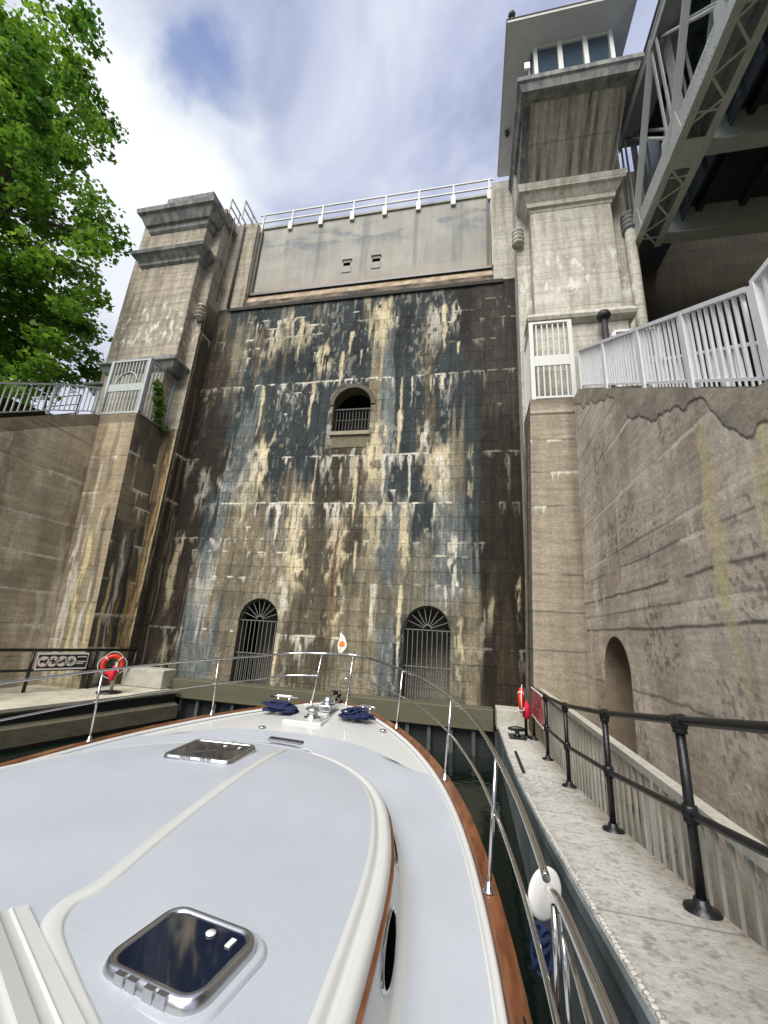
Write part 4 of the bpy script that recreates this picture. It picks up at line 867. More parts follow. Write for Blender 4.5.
for y in py: b.tube([(RXP,y-.06,zw(y-.06)+.52),(RXP,y+.06,zw(y+.06)+.52)],.037,12)
b.build('mid_rail',mBlackPaint,br)
# grey slat fence behind it
gf=thing('grey_slat_fence',(1.62,6,1),'weathered grey slat fence with sloping top behind the black pipe railing','fence')
b=MB(); y=-1
while y<12.1:
    b.box(1.60,1.625,y,y+.05,.35,1.9); y+=.185
b.build('slats',mSlat,gf)
MB().box(1.57,1.68,-1,12.1,1.88,1.95).build('top_rail',mSlat,gf); MB().box(1.62,1.66,-1,12.1,.5,.58).build('bottom_rail',mSlat,gf)
for y in [-.6+1.85*k for k in range(7)]: MB().box(1.625,1.72,y,y+.12,.25,1.878).build('post',mSlat,gf)
# red sign on the right railing
sg=thing('red_notice_board',(1.37,9.3,1.6),'faded red notice board fixed to the far end of the black railing','sign')
b=MB(); b.box(1.352,1.366,9.05,10.45,1.45,1.98); b.build('board',mat('red_sign_paint',(170,52,60),.5,var=.25,vs=6,col2=(198,150,152),c2s=5,c2t=.58),sg)
b=MB(); b.box(1.345,1.372,9.02,10.48,1.98,2.01); b.box(1.345,1.372,9.02,10.48,1.42,1.45); b.build('frame',mWhite,sg)
b=MB(); b.lathe([(.0,0),(.09,0),(.09,.004)],(1.351,9.3,1.8),16,M=Matrix.Rotation(R(-90),3,'Y')); b.box(1.347,1.351,9.5,9.9,1.7,1.74); b.box(1.347,1.351,9.5,10.2,1.6,1.63); b.box(1.347,1.351,9.5,10.1,1.52,1.55); b.build('markings',mat('dark_red_mark',(128,20,28),.5),sg)
def lifebuoy(cx,cy,cz,rad,rotz,label,group,tilt=0):
    rad*=.86
    t=thing('lifebuoy',(cx,cy,cz),label,'lifebuoy',group)
    Mr=Matrix.Rotation(rotz,3,'Z')@Matrix.Rotation(R(90),3,'X'); c=Vector((cx,cy,cz)); n=36
    ring=[c+Mr@Vector((rad*math.cos(2*math.pi*k/n),rad*math.sin(2*math.pi*k/n),0)) for k in range(n)]
    MB().tube(ring,.058,12,closed=True).build('ring',mRed,t)
    b=MB()
    for k in range(4):
        a=R(45+90*k); pts=[]
        for j in range(12):
            th=2*math.pi*j/12; rr=rad+.063*math.cos(th); pts.append(c+Mr@Vector((rr*math.cos(a),rr*math.sin(a),.063*math.sin(th))))
        b.tube(pts,.014,6,closed=True)
    b.build('white_bands',mWhite,t)
    rp=[]
    for k in range(48):
        a=2*math.pi*k/48; s=abs(math.sin(2*(a-R(45)))); rr=rad+.07+.05*s-.0; rp.append(c+Mr@Vector((rr*math.cos(a),rr*math.sin(a),.02)))
    MB().tube(rp,.009,6,closed=True).build('grab_line',mWhite,t)
    bg=MB(); bg.lathe([(.02,-.2),(.075,-.17),(.09,-.05),(.08,.1),(.03,.16),(.02,.2)],c+Mr@Vector((.05,-rad+.02,.1)),12); bg.build('throw_bag',mPink,t)
    return t
lifebuoy(1.16,10.7,1.68,.25,R(80),'orange lifebuoy on the end of the right walkway railing, seen almost edge on','lifebuoys on the walkways')
st_=thing('lifebuoy_stand',(1.25,10.75,.9),'black post holding the lifebuoy at the end of the right walkway','post','lifebuoy stands')
MB().tube([(1.25,10.75,.92),(1.25,10.75,1.95)],.035,10).build('pole',mBlackPaint,st_); MB().lathe([(.12,0),(.12,.02),(.04,.04)],(1.25,10.75,.92),14).build('foot',mBlackPaint,st_)

# left walkway: slightly skewed line
A=Vector((-10.25,6.5,.87)); B=Vector((-8.93,11.93,.87)); dirw=(B-A).normalized()
lw=thing('left_walkway',(-10.5,8,0),'pale concrete walkway with dark band along its side under the left stair wall','walkway')
def lcol(x,y,z):
    c=np.tile(lin(190,186,168),(len(x),1))*(.7+.5*fbm(x*1.8,y*1.3,671,5))[:,None]; k=sstep(.5,.65,fbm(x*5,y*5,672))*.4*sstep(-10.6,-11.4,x)*1; c=c*(1-k[:,None])+lin(90,92,60)*k[:,None]; return c
def lwpos(u,v):
    y=-2+14.3*v; xi=A.x+(y-A.y)*dirw.x/dirw.y; return -12.6+(xi+12.6)*u,y,.87+0*u
paintgrid('walking_surface',lwpos,60,220,lcol,mWall,lw)
ys=np.linspace(-2,12.3,30); xi=lambda y:A.x+(y-A.y)*dirw.x/dirw.y
b=MB(); b.loft([[(xi(y),y,.87) for y in ys],[(xi(y)+.01,y,.8) for y in ys],[(xi(y)-.1,y,.74) for y in ys]],smooth=False); b.build('edge_nosing',mat('pale_edge',(150,146,130),.8,var=.3,vs=4),lw,fixn=False)
b=MB(); b.loft([[(xi(y)-.1,y,.74) for y in ys],[(xi(y)-.1,y,.52) for y in ys]],smooth=False); b.build('dark_web',mat('dark_side_web',(34,38,40),.5,var=.3,vs=3),lw,fixn=False)  # darker band set back below the edge nosing
b=MB(); b.loft([[(xi(y)-.1,y,.52) for y in ys],[(xi(y)+.06,y,.45) for y in ys],[(xi(y)+.06,y,.08) for y in ys],[(xi(y)-.05,y,.02) for y in ys],[(xi(y)-.05,y,-1) for y in ys]],smooth=False); b.build('lower_flange',mat('mossy_side_concrete',(104,100,82),.8,var=.35,vs=2.5,bump=.3,stretch=(1,1,3)),lw,fixn=False)
tag(MB().box(-10.75,-9.3,12.0,12.6,.872,1.42).build('concrete_kerb_block',MATS['pale_block'],bevel=.03),'pale concrete block at the far end of the left walkway','block','concrete blocks at the walkway ends')
lrg=thing('black_walkway_railing',(-11,10,.9),'black two rail railing along the left walkway below the stair wall','railing')
RA=at(0,650,'z',1.94); RB=at(137,650,'z',1.94); dr=(RB-RA); 
def rp_(t,z): p=RA+dr*t; return Vector((p.x,p.y,z))
MB().tube([rp_(-1.2,1.94),rp_(1.0,1.94)],.042,8).build('top_rail',mBlackPaint,lrg); MB().tube([rp_(-1.2,1.42),rp_(1.0,1.42)],.035,8).build('mid_rail',mBlackPaint,lrg)
def rt(px):  # parameter on the rail plane for an image column
    d=ROT@Vector((px-384,-(650-512),-FPX)); n=Vector((-dr.y,dr.x,0)); t=(RA-EYE).dot(n)/d.dot(n); p=EYE+d*t; return (p-RA).dot(dr)/dr.dot(dr)
for t in (-.9,-.35,rt(35),rt(96),1.0):
    b=MB(); b.tube([rp_(t,.87),rp_(t,1.96)],.042,8); b.build('post',mBlackPaint,lrg)
# safety sign with four pictograms
sgn=thing('safety_sign_board',(-11.5,10,1.5),'long dark green sign with four round prohibition symbols on the left railing','sign')
t0,t1=rt(38.5),rt(89); ux=dr.normalized(); ux.z=0; ux.normalize(); nx=Vector((ux.y,-ux.x,0)) # towards the viewer
o=rp_(t0,0)+nx*.06; W=(rp_(t1,0)-rp_(t0,0)).length; SZ0,SZ1=1.43,1.87
def bp(u,z,d=0): q=o+ux*(u*W)+nx*d; return Vector((q.x,q.y,z))
def plate(b,u0,u1,z0,z1,d0,d1): b.prism([bp(u0,z0,d0),bp(u1,z0,d0),bp(u1,z1,d0),bp(u0,z1,d0)],nx*(d1-d0)); return b
mSignW=mat('white_sign_paint',(214,214,208),.5,var=.04); mSignG=mat('dark_green_sign_paint',(22,34,30),.45,var=.08); mSignR=mat('sign_red_ring',(150,58,56),.5,var=.03)
plate(MB(),0,1,SZ0,SZ1,0,.02).build('border',mSignW,sgn); plate(MB(),.02,.98,SZ0+.045,SZ1-.045,.02,.026).build('panel',mSignG,sgn)
zc_=(SZ0+SZ1)/2
for k in range(4):
    uc=.125+k*.175; c0=bp(uc,zc_,.03)
    def disc(r,d,m,name,n=20,rin=0):
        b=MB(); pts=[c0+ux*(r*math.cos(2*math.pi*j/n))+Vector((0,0,r*math.sin(2*math.pi*j/n)))+nx*d for j in range(n)]
        if rin: 
            inn=[c0+ux*(rin*math.cos(2*math.pi*j/n))+Vector((0,0,rin*math.sin(2*math.pi*j/n)))+nx*d for j in range(n)]
            b.loft([pts,inn],smooth=False,closed=True)
        else: b.add(pts,[tuple(range(n))])
        return b.build(name,m,sgn,fixn=False)
    disc(.15,0,mSignW,'symbol_disc'); disc(.148,.003,mSignR if k<3 else mSignG,'symbol_ring',rin=.134)
    g=MB()
    def blk(x0,x1,z0,z1): 
        q=lambda x,z:c0+ux*x+Vector((0,0,z))+nx*.003
        g.add([q(x0,z0),q(x1,z0),q(x1,z1),q(x0,z1)],[(0,1,2,3)])
    if k==0: blk(-.08,.07,-.03,.03); blk(.04,.085,.0,.06); blk(-.07,-.05,-.07,-.03); blk(.03,.05,-.07,-.03)
    elif k==1: blk(-.02,.02,-.07,.05); blk(-.07,.05,.0,.03); blk(.03,.06,-.06,.0); blk(-.02,.02,.06,.09)
    elif k==2: blk(-.07,.0,-.06,-.01); blk(-.02,.07,-.02,.03); blk(.02,.06,.04,.08)
    else:
        for a in range(4):
            th=math.pi*a/4; d=ux*math.cos(th)+Vector((0,0,math.sin(th))); g.beam(c0-d*.09+nx*.004,c0+d*.09+nx*.004,.022,.004)
    g.build('pictogram',mSignG,sgn,fixn=False)
    if k<3:
        d=(ux-Vector((0,0,1))).normalized(); MB().beam(c0-d*.13+nx*.006,c0+d*.13+nx*.006,.022,.003).build('red_bar',mSignR,sgn)
b=MB()
for j,(zz,w) in enumerate(((1.745,.2),(1.615,.2),(1.565,.14))):
    u=.77; 
    while u<.77+w-.01:
        du=random.uniform(.012,.03); plate(b,u,min(u+du,.97),zz,zz+.032,.026,.029); u+=du+.007
b.build('text_lines',mSignW,sgn)
q=at(106,693,'z',.88); cz=1.62
lifebuoy(q.x,q.y,cz,.27,R(43),'orange lifebuoy with white line and pink bag on a stand on the left walkway','lifebuoys on the walkways')
s2=thing('lifebuoy_stand',(q.x,q.y,.88),'pale post with black round foot holding the left walkway lifebuoy','post','lifebuoy stands')
MB().tube([(q.x+.03,q.y+.12,.9),(q.x+.03,q.y+.12,1.7)],.045,10).build('pole',mGalv,s2); MB().lathe([(.32,0),(.32,.03),(.1,.06)],(q.x,q.y+.1,.875),18).build('foot',mBlackPaint,s2)

# ------------------------------------------------------------------ the boat
boat=thing('motor_yacht',(-2,2,0),'white motor yacht in the foreground with pale blue deck and varnished teak edge','boat')
CX=-2.02
HY=[-6,-3,0,1.2,2.24,2.62,3.02,3.5,3.96,4.42,4.99,5.53,6.0,6.3,6.5,6.65,6.76,6.8]
HB=[2.0,2.24,2.31,2.30,2.26,2.22,2.17,2.09,1.98,1.84,1.60,1.31,.97,.72,.52,.33,.14,.0]
ysn=np.concatenate([np.linspace(-6,6,61),np.linspace(6.05,6.8,26)])
def hb(y): return float(np.interp(y,HY,HB))
# smooth the beam curve
def hbs(y):
    if y>6.45: return hb(y)
    return sum(hb(min(y+d,6.8)) for d in (-.3,-.15,0,.15,.3))/5
def sheer(y): return 1.55+.075*(min(max(y,-3),7.5)-2.5)
def hullpt(y,off,z,side):
    """point inset by off from the sheer outline"""
    e=.02; dydx=(hbs(min(y+e,6.8))-hbs(y-e))/(2*e); n=Vector((1,-dydx,0)).normalized()
    p=Vector((hbs(y),y,0))-n*off
    if p.x<0: p.x=0
    return Vector((CX+side*p.x,p.y,z))
def outline(off,dz,y0=-6):
    s=[hullpt(y,off,sheer(y)+dz,1) for y in ysn if y>=y0]; p=[hullpt(y,off,sheer(y)+dz,-1) for y in ysn if y>=y0]
    return s+p[::-1]
b=MB(); rows=[]
for off,dz in ((-.02,-.06),(-.0,-.12),(.06,-.5),(.18,-1.0),(.4,-1.6),(.9,-1.95)):
    rows.append([Vector((CX+(p.x-CX),p.y - max(0,(-dz-.1))*.45*sstep(3.5,6.8,p.y),p.z)) for p in outline(off,dz)])
b.loft(rows); b.build('hull',mHull,boat,fixn=False)
b=MB(); b.loft([outline(-.02,-.06),outline(-.025,-.03),outline(-.015,.0)]); b.build('rub_strip',mGel,boat,fixn=False)
b=MB(); b.loft([outline(-.015,.0),outline(-.005,.035),outline(.07,.035),outline(.085,.0)],smooth=False); b.build('teak_toe_rail',mTeak,boat,fixn=False)
b=MB(); b.loft([outline(.085,.0),outline(.088,.025),outline(.115,.028),outline(.125,.002)],smooth=True); b.build('inner_moulding',mGel,boat,fixn=False)
# deck sheet with crown
def deckrows(off,dz,y0,y1f,ny=60,nx=15,crown=.06,yend=6.7):
    rows=[]
    for y in np.linspace(y0,yend,ny):
        w=max(.0,hullpt(y,off,0,1).x-CX); yy=hullpt(y,off,0,1).y; row=[]
        for k in range(nx):
            u=-1+2*k/(nx-1); row.append((CX+u*w,y1f(yy,u) if y1f else yy,sheer(yy)+dz+crown*(1-u*u)))
        rows.append(row)
    return rows
b=MB(); b.loft(deckrows(.12,.0,-6,None)); b.build('deck',mGel,boat,fixn=False)
b=MB(); b.loft(deckrows(.14,.006,-6,lambda yy,u:yy,yend=4.55,ny=80)); 
# rounded forward end of the non-skid panel
rows=[]
w0=hullpt(4.55,.14,0,1); ww=w0.x-CX
for t in np.linspace(0,1,8):
    row=[]
    for k in range(15):
        u=-1+2*k/14; x=u*ww*(1-.10*t); y=w0.y+t*(.5*(1-abs(u)**3.2)); row.append((CX+x,y,sheer(y)+.006+.06*(1-u*u)))
    rows.append(row)
b.loft(rows); b.build('deck_nonskid',mNonskid,boat,fixn=False)
# cabin trunk
KY=[-2,0,1.56,1.93,2.34,2.74,3.3,3.76,4.13,4.30,4.40,4.43]; KB=[1.6,1.59,1.56,1.55,1.53,1.48,1.34,1.11,.75,.5,.22,0]; KX=-1.95
def kb(y): return float(np.interp(y,KY,KB))
def kbs(y): return kb(y) if y>4.3 else sum(kb(min(y+d,4.43)) for d in (-.2,-.1,0,.1,.2))/5
kys=np.concatenate([np.linspace(-2,3.6,36),np.linspace(3.66,4.43,30)])
def kpt(y,off,z,side):
    e=.02; g_=(kbs(min(y+e,4.43))-kbs(y-e))/(2*e); n=Vector((1,-g_,0)).normalized(); p=Vector((kbs(y),y,0))+n*off
    return Vector((KX+side*max(p.x,0),p.y,z))
def kline(off,zf,y0=-2): 
    f=zf if callable(zf) else (lambda y:zf)
    r=[kpt(y,off,f(y),1) for y in kys]; l=[kpt(y,off,f(y),-1) for y in kys]; return r+l[::-1]
dz_=lambda y:sheer(min(y,4.6))+.012
ZT=1.86
tz=lambda y:ZT-.03*sstep(3.0,4.4,y)
b=MB(); b.loft([kline(.16,lambda y:dz_(y)),kline(.14,lambda y:dz_(y)+.025),kline(.11,lambda y:dz_(y)+.03),kline(.10,lambda y:dz_(y)+.045),kline(.05,lambda y:tz(y)-.075)]); b.build('cabin_side',mGel,boat,fixn=False)
b=MB(); b.loft([kline(.05,lambda y:tz(y)-.075),kline(.062,lambda y:tz(y)-.07),kline(.062,lambda y:tz(y)-.05),kline(.045,lambda y:tz(y)-.045)],smooth=False); b.build('teak_trim_strip',mTeak,boat,fixn=False)
b=MB(); b.loft([kline(.045,lambda y:tz(y)-.045),kline(.04,lambda y:tz(y)-.02),kline(.02,lambda y:tz(y)-.002),kline(-.005,tz),kline(-.02,lambda y:tz(y)-.012),kline(-.03,lambda y:tz(y)-.016),kline(-.04,lambda y:tz(y)-.01),kline(-.05,lambda y:tz(y)+.006),kline(-.062,lambda y:tz(y)+.01),kline(-.078,lambda y:tz(y)+.0105)]); b.build('cabin_edge_moulding',mGel,boat,fixn=False)
rows=[]
for y in kys:
    w=max(kpt(y,-.078,0,1).x-KX,0); yy=kpt(y,-.078,0,1).y; rows.append([(KX+(-1+2*k/16)*w,yy,tz(y)+.0105+.05*(1-(-1+2*k/16)**2)*min(1,w)) for k in range(17)])
b=MB(); b.loft(rows); b.build('cabin_top',mNonskid,boat,fixn=False)
def ctop(x,y): 
    w=max(kbs(min(y,4.42))-.1,.05); u=(x-KX)/w; return float(tz(y))+.0105+.05*(1-min(u*u,1))*min(1,w)
def ribbon(path,w,h,name,m,zf=ctop,flat=.6):
    P=[Vector((p[0],p[1],0)) for p in path]
    # resample with catmull-rom
    Q=[]
    for i in range(len(P)-1):
        p0=P[max(i-1,0)];p1=P[i];p2=P[i+1];p3=P[min(i+2,len(P)-1)]
        for t in np.linspace(0,1,8,endpoint=False): Q.append(.5*((2*p1)+(p2-p0)*t+(2*p0-5*p1+4*p2-p3)*t*t+(3*p1-p0-3*p2+p3)*t**3))
    Q.append(P[-1]); rows=[]
    for s,hh in ((-1,0),(-.8,.7),(-flat,1),(flat,1),(.8,.7),(1,0)):
        r=[]
        for i,q in enumerate(Q):
            d=(Q[min(i+1,len(Q)-1)]-Q[max(i-1,0)]).normalized(); n=Vector((-d.y,d.x,0)); p=q+n*s*w/2; r.append((p.x,p.y,zf(q.x,q.y)+hh*h-.002*(hh==0)))
        rows.append(r)
    b=MB(); b.loft(rows); return b.build(name,m,boat,fixn=False)
def onz(px,py,z): return at(px,py,'z',z)
seam=[(283,746),(250,769),(200,806),(150,846),(105,884)]
sp_=[onz(*p,1.905) for p in seam]; sp_=[(p.x,p.y) for p in sp_]
tail=[onz(*p,1.905) for p in ((66,908),(50,935),(62,975),(84,1024),(120,1100))]
ribbon(sp_+[(p.x,p.y) for p in tail],.078,.009,'roof_seam',mGel)
# windscreen coaming at the lower left
ca=[onz(*p,1.92) for p in ((12,893),(40,906),(58,950),(100,1040),(150,1130))]
def off2(P,d):
    out=[]
    for i,p in enumerate(P):
        t=(P[min(i+1,len(P)-1)]-P[max(i-1,0)]); t.z=0; t.normalize(); n=Vector((t.y,-t.x,0)); out.append(p+n*d)
    return out
path=[onz(20,898,1.93),onz(70,1005,1.93),onz(120,1110,1.93)]
dirc=(path[2]-path[0]).normalized(); nrm=Vector((-dirc.y,dirc.x,0)); 
if nrm.x>0: nrm=-nrm
p0=onz(30,905,1.93)+nrm*.05-dirc*.01; L_=1.2
b=MB(); prof=[(-.05,-.04),(-.045,.0),(.0,.004),(.005,.012),(.012,.004),(.05,.01),(.055,.03),(.10,.045),(.104,.03),(.15,.04),(.155,.06),(.19,.075)]
rows=[[p0+nrm*a+Vector((0,0,c)),p0+nrm*a+dirc*L_+Vector((0,0,c))] for a,c in prof]; b.loft(rows,smooth=False)
b.build('windscreen_base',mGel,boat,fixn=False)
b=MB(); q0=p0+nrm*.19+Vector((0,0,.075)); b.loft([[q0,q0+dirc*L_],[q0+nrm*.02+Vector((0,0,.03)),q0+nrm*.02+dirc*L_+Vector((0,0,.03))]],smooth=False); b.build('windscreen_frame',mAlu,boat,fixn=False)
b=MB(); q1=q0+nrm*.02+Vector((0,0,.03)); b.loft([[q1,q1+dirc*L_],[q1+nrm*.5+Vector((0,0,.36)),q1+nrm*.5+dirc*L_+Vector((0,0,.36))]],smooth=False); b.build('windscreen',mGlass,boat,fixn=False)
# hatches
def rrect(c,ex,ey,hw,hh,r,n=6):
    pts=[]
    for sx,sy,a0 in ((1,1,0),(-1,1,90),(-1,-1,180),(1,-1,270)):
        for k in range(n+1):
            a=R(a0+90*k/n); pts.append(c+ex*(sx*(hw-r)+r*math.cos(a))+ey*(sy*(hh-r)+r*math.sin(a)))
    return pts
def hatch(corners,z,r,label,fw=.024):
    P=[onz(*p,z) for p in corners] # near-left, far-left, far-right, near-right
    c=sum(P,Vector())/4; ex=((P[3]+P[2])-(P[0]+P[1])).normalized(); ey=Vector((0,0,1)).cross(ex); ey.normalize()
    hw=((P[3]-P[0]).length+(P[2]-P[1]).length)/4; hh=((P[1]-P[0]).length+(P[2]-P[3]).length)/4
    up=Vector((0,0,1)); c=Vector((c.x,c.y,ctop(c.x,c.y)-.005))
    b=MB(); R0=rrect(c,ex,ey,hw+.006,hh+.006,r+.006); R1=[p+up*.012 for p in R0]; R2=[p+up*.034 for p in rrect(c,ex,ey,hw-.002,hh-.002,r)]; R3=[p+up*.04 for p in rrect(c,ex,ey,hw-.01,hh-.01,r-.004)]; R4=[p+up*.038 for p in rrect(c,ex,ey,hw-fw,hh-fw,max(r-fw*.6,.02))]; R5=[p+up*.03 for p in rrect(c,ex,ey,hw-fw-.003,hh-fw-.003,max(r-fw*.6,.02))]
    b.loft([R0,R1,R2,R3,R4,R5],closed=True); h=b.build('hatch',mAlu,boat,fixn=False)
    b=MB(); G=rrect(c,ex,ey,hw-fw-.002,hh-fw-.002,max(r-fw*.6,.02)); G=[p+up*.031 for p in G]; b.add(G,[tuple(range(len(G)))]); b.build('glass',mGlass,h,fixn=False)
    for s in (-.3,.3):
        b=MB(); m=c+ex*(hw*s)-ey*(hh-.002)+up*.03
        for q in (-.5,.5):
            mm=m+ex*q*.05; b.prism([mm-ex*.019-ey*.012-up*.026,mm+ex*.019-ey*.012-up*.026,mm+ex*.019-ey*.012+up*.008,mm-ex*.019-ey*.012+up*.008],ey*.03)
        b.build('hinge',mAlu,h)
    b=MB(); k1=c+ex*(hw*.15)+ey*(hh*.55)+up*.032; b.lathe([(.018,0),(.018,.004),(.0,.005)],k1,14); b.build('handle_knob',mWhite,h)
    k2=c+ex*(hw*.62)+ey*(hh*.5)+up*.032
    b=MB(); b.prism([k2-ex*.01-ey*.02,k2+ex*.01-ey*.02,k2+ex*.01+ey*.02,k2-ex*.01+ey*.02],up*.004); b.build('latch',mWhite,h)
    return h
# raised moulded pad round the near hatch
hc=[(103,962),(172,903),(252,930),(207,1017)]
hatch(hc,1.925,.07,'')
hc2=[(160,757),(198,742.5),(260,748.5),(226,766)]
hatch(hc2,1.91,.06,'')
def pad(corners,z,grow,r):
    P=[onz(*p,z) for p in corners]; c=sum(P,Vector())/4; ex=((P[3]+P[2])-(P[0]+P[1])).normalized(); ey=Vector((0,0,1)).cross(ex)
    hw=((P[3]-P[0]).length+(P[2]-P[1]).length)/4+grow; hh=((P[1]-P[0]).length+(P[2]-P[3]).length)/4+grow; c=Vector((c.x,c.y,ctop(c.x,c.y)-.012)); up=Vector((0,0,1))
    b=MB(); b.loft([rrect(c,ex,ey,hw,hh,r),[p+up*.012 for p in rrect(c,ex,ey,hw-.008,hh-.008,r)],[p+up*.014 for p in rrect(c,ex,ey,hw-.012,hh-.012,r)],[p+up*.010 for p in rrect(c,ex,ey,hw-.05,hh-.05,r-.02)]],closed=True); b.build('hatch_pad',mNonskid,boat,fixn=False)
pad(hc,1.925,.045,.11)
v0=onz(270,738,1.87); v1=onz(303,743,1.87); b=MB(); b.beam(v0+Vector((0,0,.0)),v1+Vector((0,0,.0)),.05,.03); b.build('deck_vent',mBlackPaint,boat,bevel=.008)
b=MB(); b.beam(v0+Vector((.0,-.035,-.004)),v1+Vector((0,-.035,-.004)),.02,.02); b.build('vent_trim',mAlu,boat)
# port lights in cabin side
for (yc,hl) in ((2.22,.22),(3.02,.2)):
    def side(y,z,o): p=kpt(y,0,0,1); base=kpt(y,.10,dz_(y)+.045,1); topp=kpt(y,.05,tz(y)-.075,1); t=z; q=base.lerp(topp,t); n=Vector((1,.12,.25)).normalized(); return q+n*o
    ringp=lambda s,o:[side(yc+hl*s*math.cos(a)*(1 if abs(math.cos(a))<2 else 1),.5+.36*s*math.sin(a),o) for a in np.linspace(0,2*math.pi,28,endpoint=False)]
    b=MB(); b.loft([ringp(1,.001),ringp(.98,.010),ringp(.92,.010),ringp(.9,.004)],closed=True); p_=b.build('portlight',mSteel,boat,fixn=False)
    b=MB(); g_=ringp(.905,.006); b.add(g_,[tuple(range(len(g_)))]); b.build('glass',mat('portlight_glass',(9,10,12),.5,var=.1,spec=.0),p_,fixn=False)
# stanchions and bow rails
def stan(base,topp,name='stanchion'):
    b=MB(); b.tube([base,topp],.0125,10); b.lathe([(.035,0),(.035,.006),(.02,.015),(.016,.05),(.0125,.052)],base,14); return b.build(name,mSteel,boat)
H=.73
def railpt(y,side,h,out=.02): return hullpt(y,.045-out*0,sheer(y)+h,side)+Vector((side*.0,0,0))
def S(y,side,h=H): return hullpt(y,.05,sheer(y)+.036,side), hullpt(y,.0,sheer(y)+h,side)
sy=[2.93,4.38,5.6]
for sd_,yl_ in ((1,(2.93,4.38,5.75)),(-1,(1.6,2.9,4.12,5.42))):
    for y in yl_:
        a,c_=S(y,sd_); stan(a,c_)
bowb=[onz(345.5,706,1.9),onz(311,704.5,1.9)]
tops=[]
for (bx,by,tx,ty) in ((346,705.5,353,657),(311,704.5,322,655)):
    bb=onz(bx,by,1.9); tt=at(tx,ty,'y',bb.y+.05); stan(bb,tt); tops.append(tt)
bt=tops
def railline(h,ys_):
    r=[hullpt(y,.0,sheer(y)+h,1) for y in ys_]; return r
yu=[1.78,2.05,2.4,2.93,3.6,4.38,5.0,5.5,5.9]
def bowpath(h,pull):
    stb=[hullpt(y,.0,sheer(y)+h,1) for y in yu]; prt=[hullpt(y,.0,sheer(y)+h,-1) for y in [-1,0,1]+yu[1:]]
    mid=[Vector((CX+.62,6.35,sheer(6.3)+h+.02)),Vector((tops[0].x,tops[0].y+.0,sheer(6.5)+h+.04)),Vector((tops[1].x,tops[1].y,sheer(6.5)+h+.04)),Vector((CX-.72,6.3,sheer(6.3)+h+.02))]
    return stb+mid+prt[::-1]
def smooth(P,n=6):
    Q=[]
    for i in range(len(P)-1):
        p0=P[max(i-1,0)];p1=P[i];p2=P[i+1];p3=P[min(i+2,len(P)-1)]
        for t in np.linspace(0,1,n,endpoint=False): Q.append(.5*((2*p1)+(p2-p0)*t+(2*p0-5*p1+4*p2-p3)*t*t+(3*p1-p0-3*p2+p3)*t**3))
    Q.append(P[-1]); return Q
UP=bowpath(H,0); b=MB(); b.tube(smooth(UP),.0145,10); b.build('bow_rail',mSteel,boat)
LO=bowpath(H*.56,0)
k=len(yu); b=MB(); b.tube(smooth([hullpt(1.2,.0,sheer(1.2)+H*.5,1),hullpt(1.6,.0,sheer(1.6)+H*.54,1)]+LO[:k+2]),.0115,8); b.tube(smooth(LO[k+2:]),.0115,8); b.build('lower_bow_rail',mSteel,boat)
# gate rails by the side opening, with round white pad
e=at(546,892,'x',.33); end=at(552,880,'x',.33)
b=MB(); b.tube(smooth([at(549,889,'x',.33),at(560,903,'x',.335),at(585,960,'x',.34),at(612,1024,'x',.345),at(640,1100,'x',.35)]),.017,10); b.build('gate_top_rail',mSteel,boat)
b=MB(); b.tube([at(554,905,'x',.33),at(557,960,'x',.33),at(560,1060,'x',.33)],.013,10); b.tube([at(561,915,'x',.335),at(566,970,'x',.335),at(574,1080,'x',.335)],.010,10); b.build('gate_post',mSteel,boat)
b=MB(); b.tube([at(562,925,'x',.34),at(590,1024,'x',.34),at(610,1100,'x',.34)],.011,8); b.build('gate_lower_rail',mSteel,boat)
b=MB(); cpad=at(545,893,'x',.33); Mx=Matrix.Rotation(R(28),3,'Z')@Matrix.Rotation(R(90),3,'X'); b.lathe([(.02,-.012),(.085,-.012),(.098,-.004),(.098,.004),(.085,.012),(.02,.012)],cpad,28,M=Matrix.Rotation(R(38),3,'Z')@Matrix.Rotation(R(90),3,'X')); b.build('round_rail_pad',mWhite,boat)
# bow hardware
def ondeck(px,py): 
    p=onz(px,py,1.9)
    for _ in range(6): p=onz(px,py,sheer(p.y)+.06*(1-((p.x-CX)/max(hb(p.y),.2))**2)+.0)
    return p
w=ondeck(312,719)
b=MB(); b.lathe([(.11,0),(.11,.03),(.075,.04),(.065,.07),(.075,.1),(.095,.11),(.09,.13),(.05,.145),(.0,.15)],w,20); b.build('windlass_drum',mSteel,boat)
b=MB(); w2=ondeck(326,711); b.box(w2.x-.09,w2.x+.09,w2.y-.1,w2.y+.25,w2.z,w2.z+.09); b.lathe([(.07,0),(.08,.05),(.05,.1),(.0,.11)],w2+Vector((0,.05,.08)),16); b.build('windlass_housing',mAlu,boat,bevel=.015)
b=MB(); b.tube([w2+Vector((.05,.15,.1)),Vector((-2.1,6.6,2.02)),Vector((-2.08,6.95,2.02))],.03,8); b.box(-2.2,-1.95,6.4,7.05,1.93,1.96); b.build('anchor_roller',mSteel,boat)
b=MB(); b.tube([(-2.08,6.6,2.06),(-2.08,6.9,2.0),(-2.08,7.1,1.9),(-2.08,7.2,1.7)],.028,8); b.tube([(-2.3,7.15,1.66),(-2.08,7.22,1.7),(-1.86,7.15,1.66)],.03,8); b.build('anchor',mat('dark_anchor_steel',(70,72,74),.4,metal=1,var=.1),boat)
hp=at(344,697,'y',6.85); b=MB(); b.tube([Vector((hp.x+.09*math.cos(a),6.85,1.98+.26*max(0,math.sin(a))+.0)) for a in np.linspace(0,math.pi,14)],.01,8); b.build('roller_hoop',mSteel,boat)
b=MB(); b.box(-2.32,-1.8,5.35,6.7,1.80,1.862); b.build('bow_platform',mGel,boat,bevel=.02)
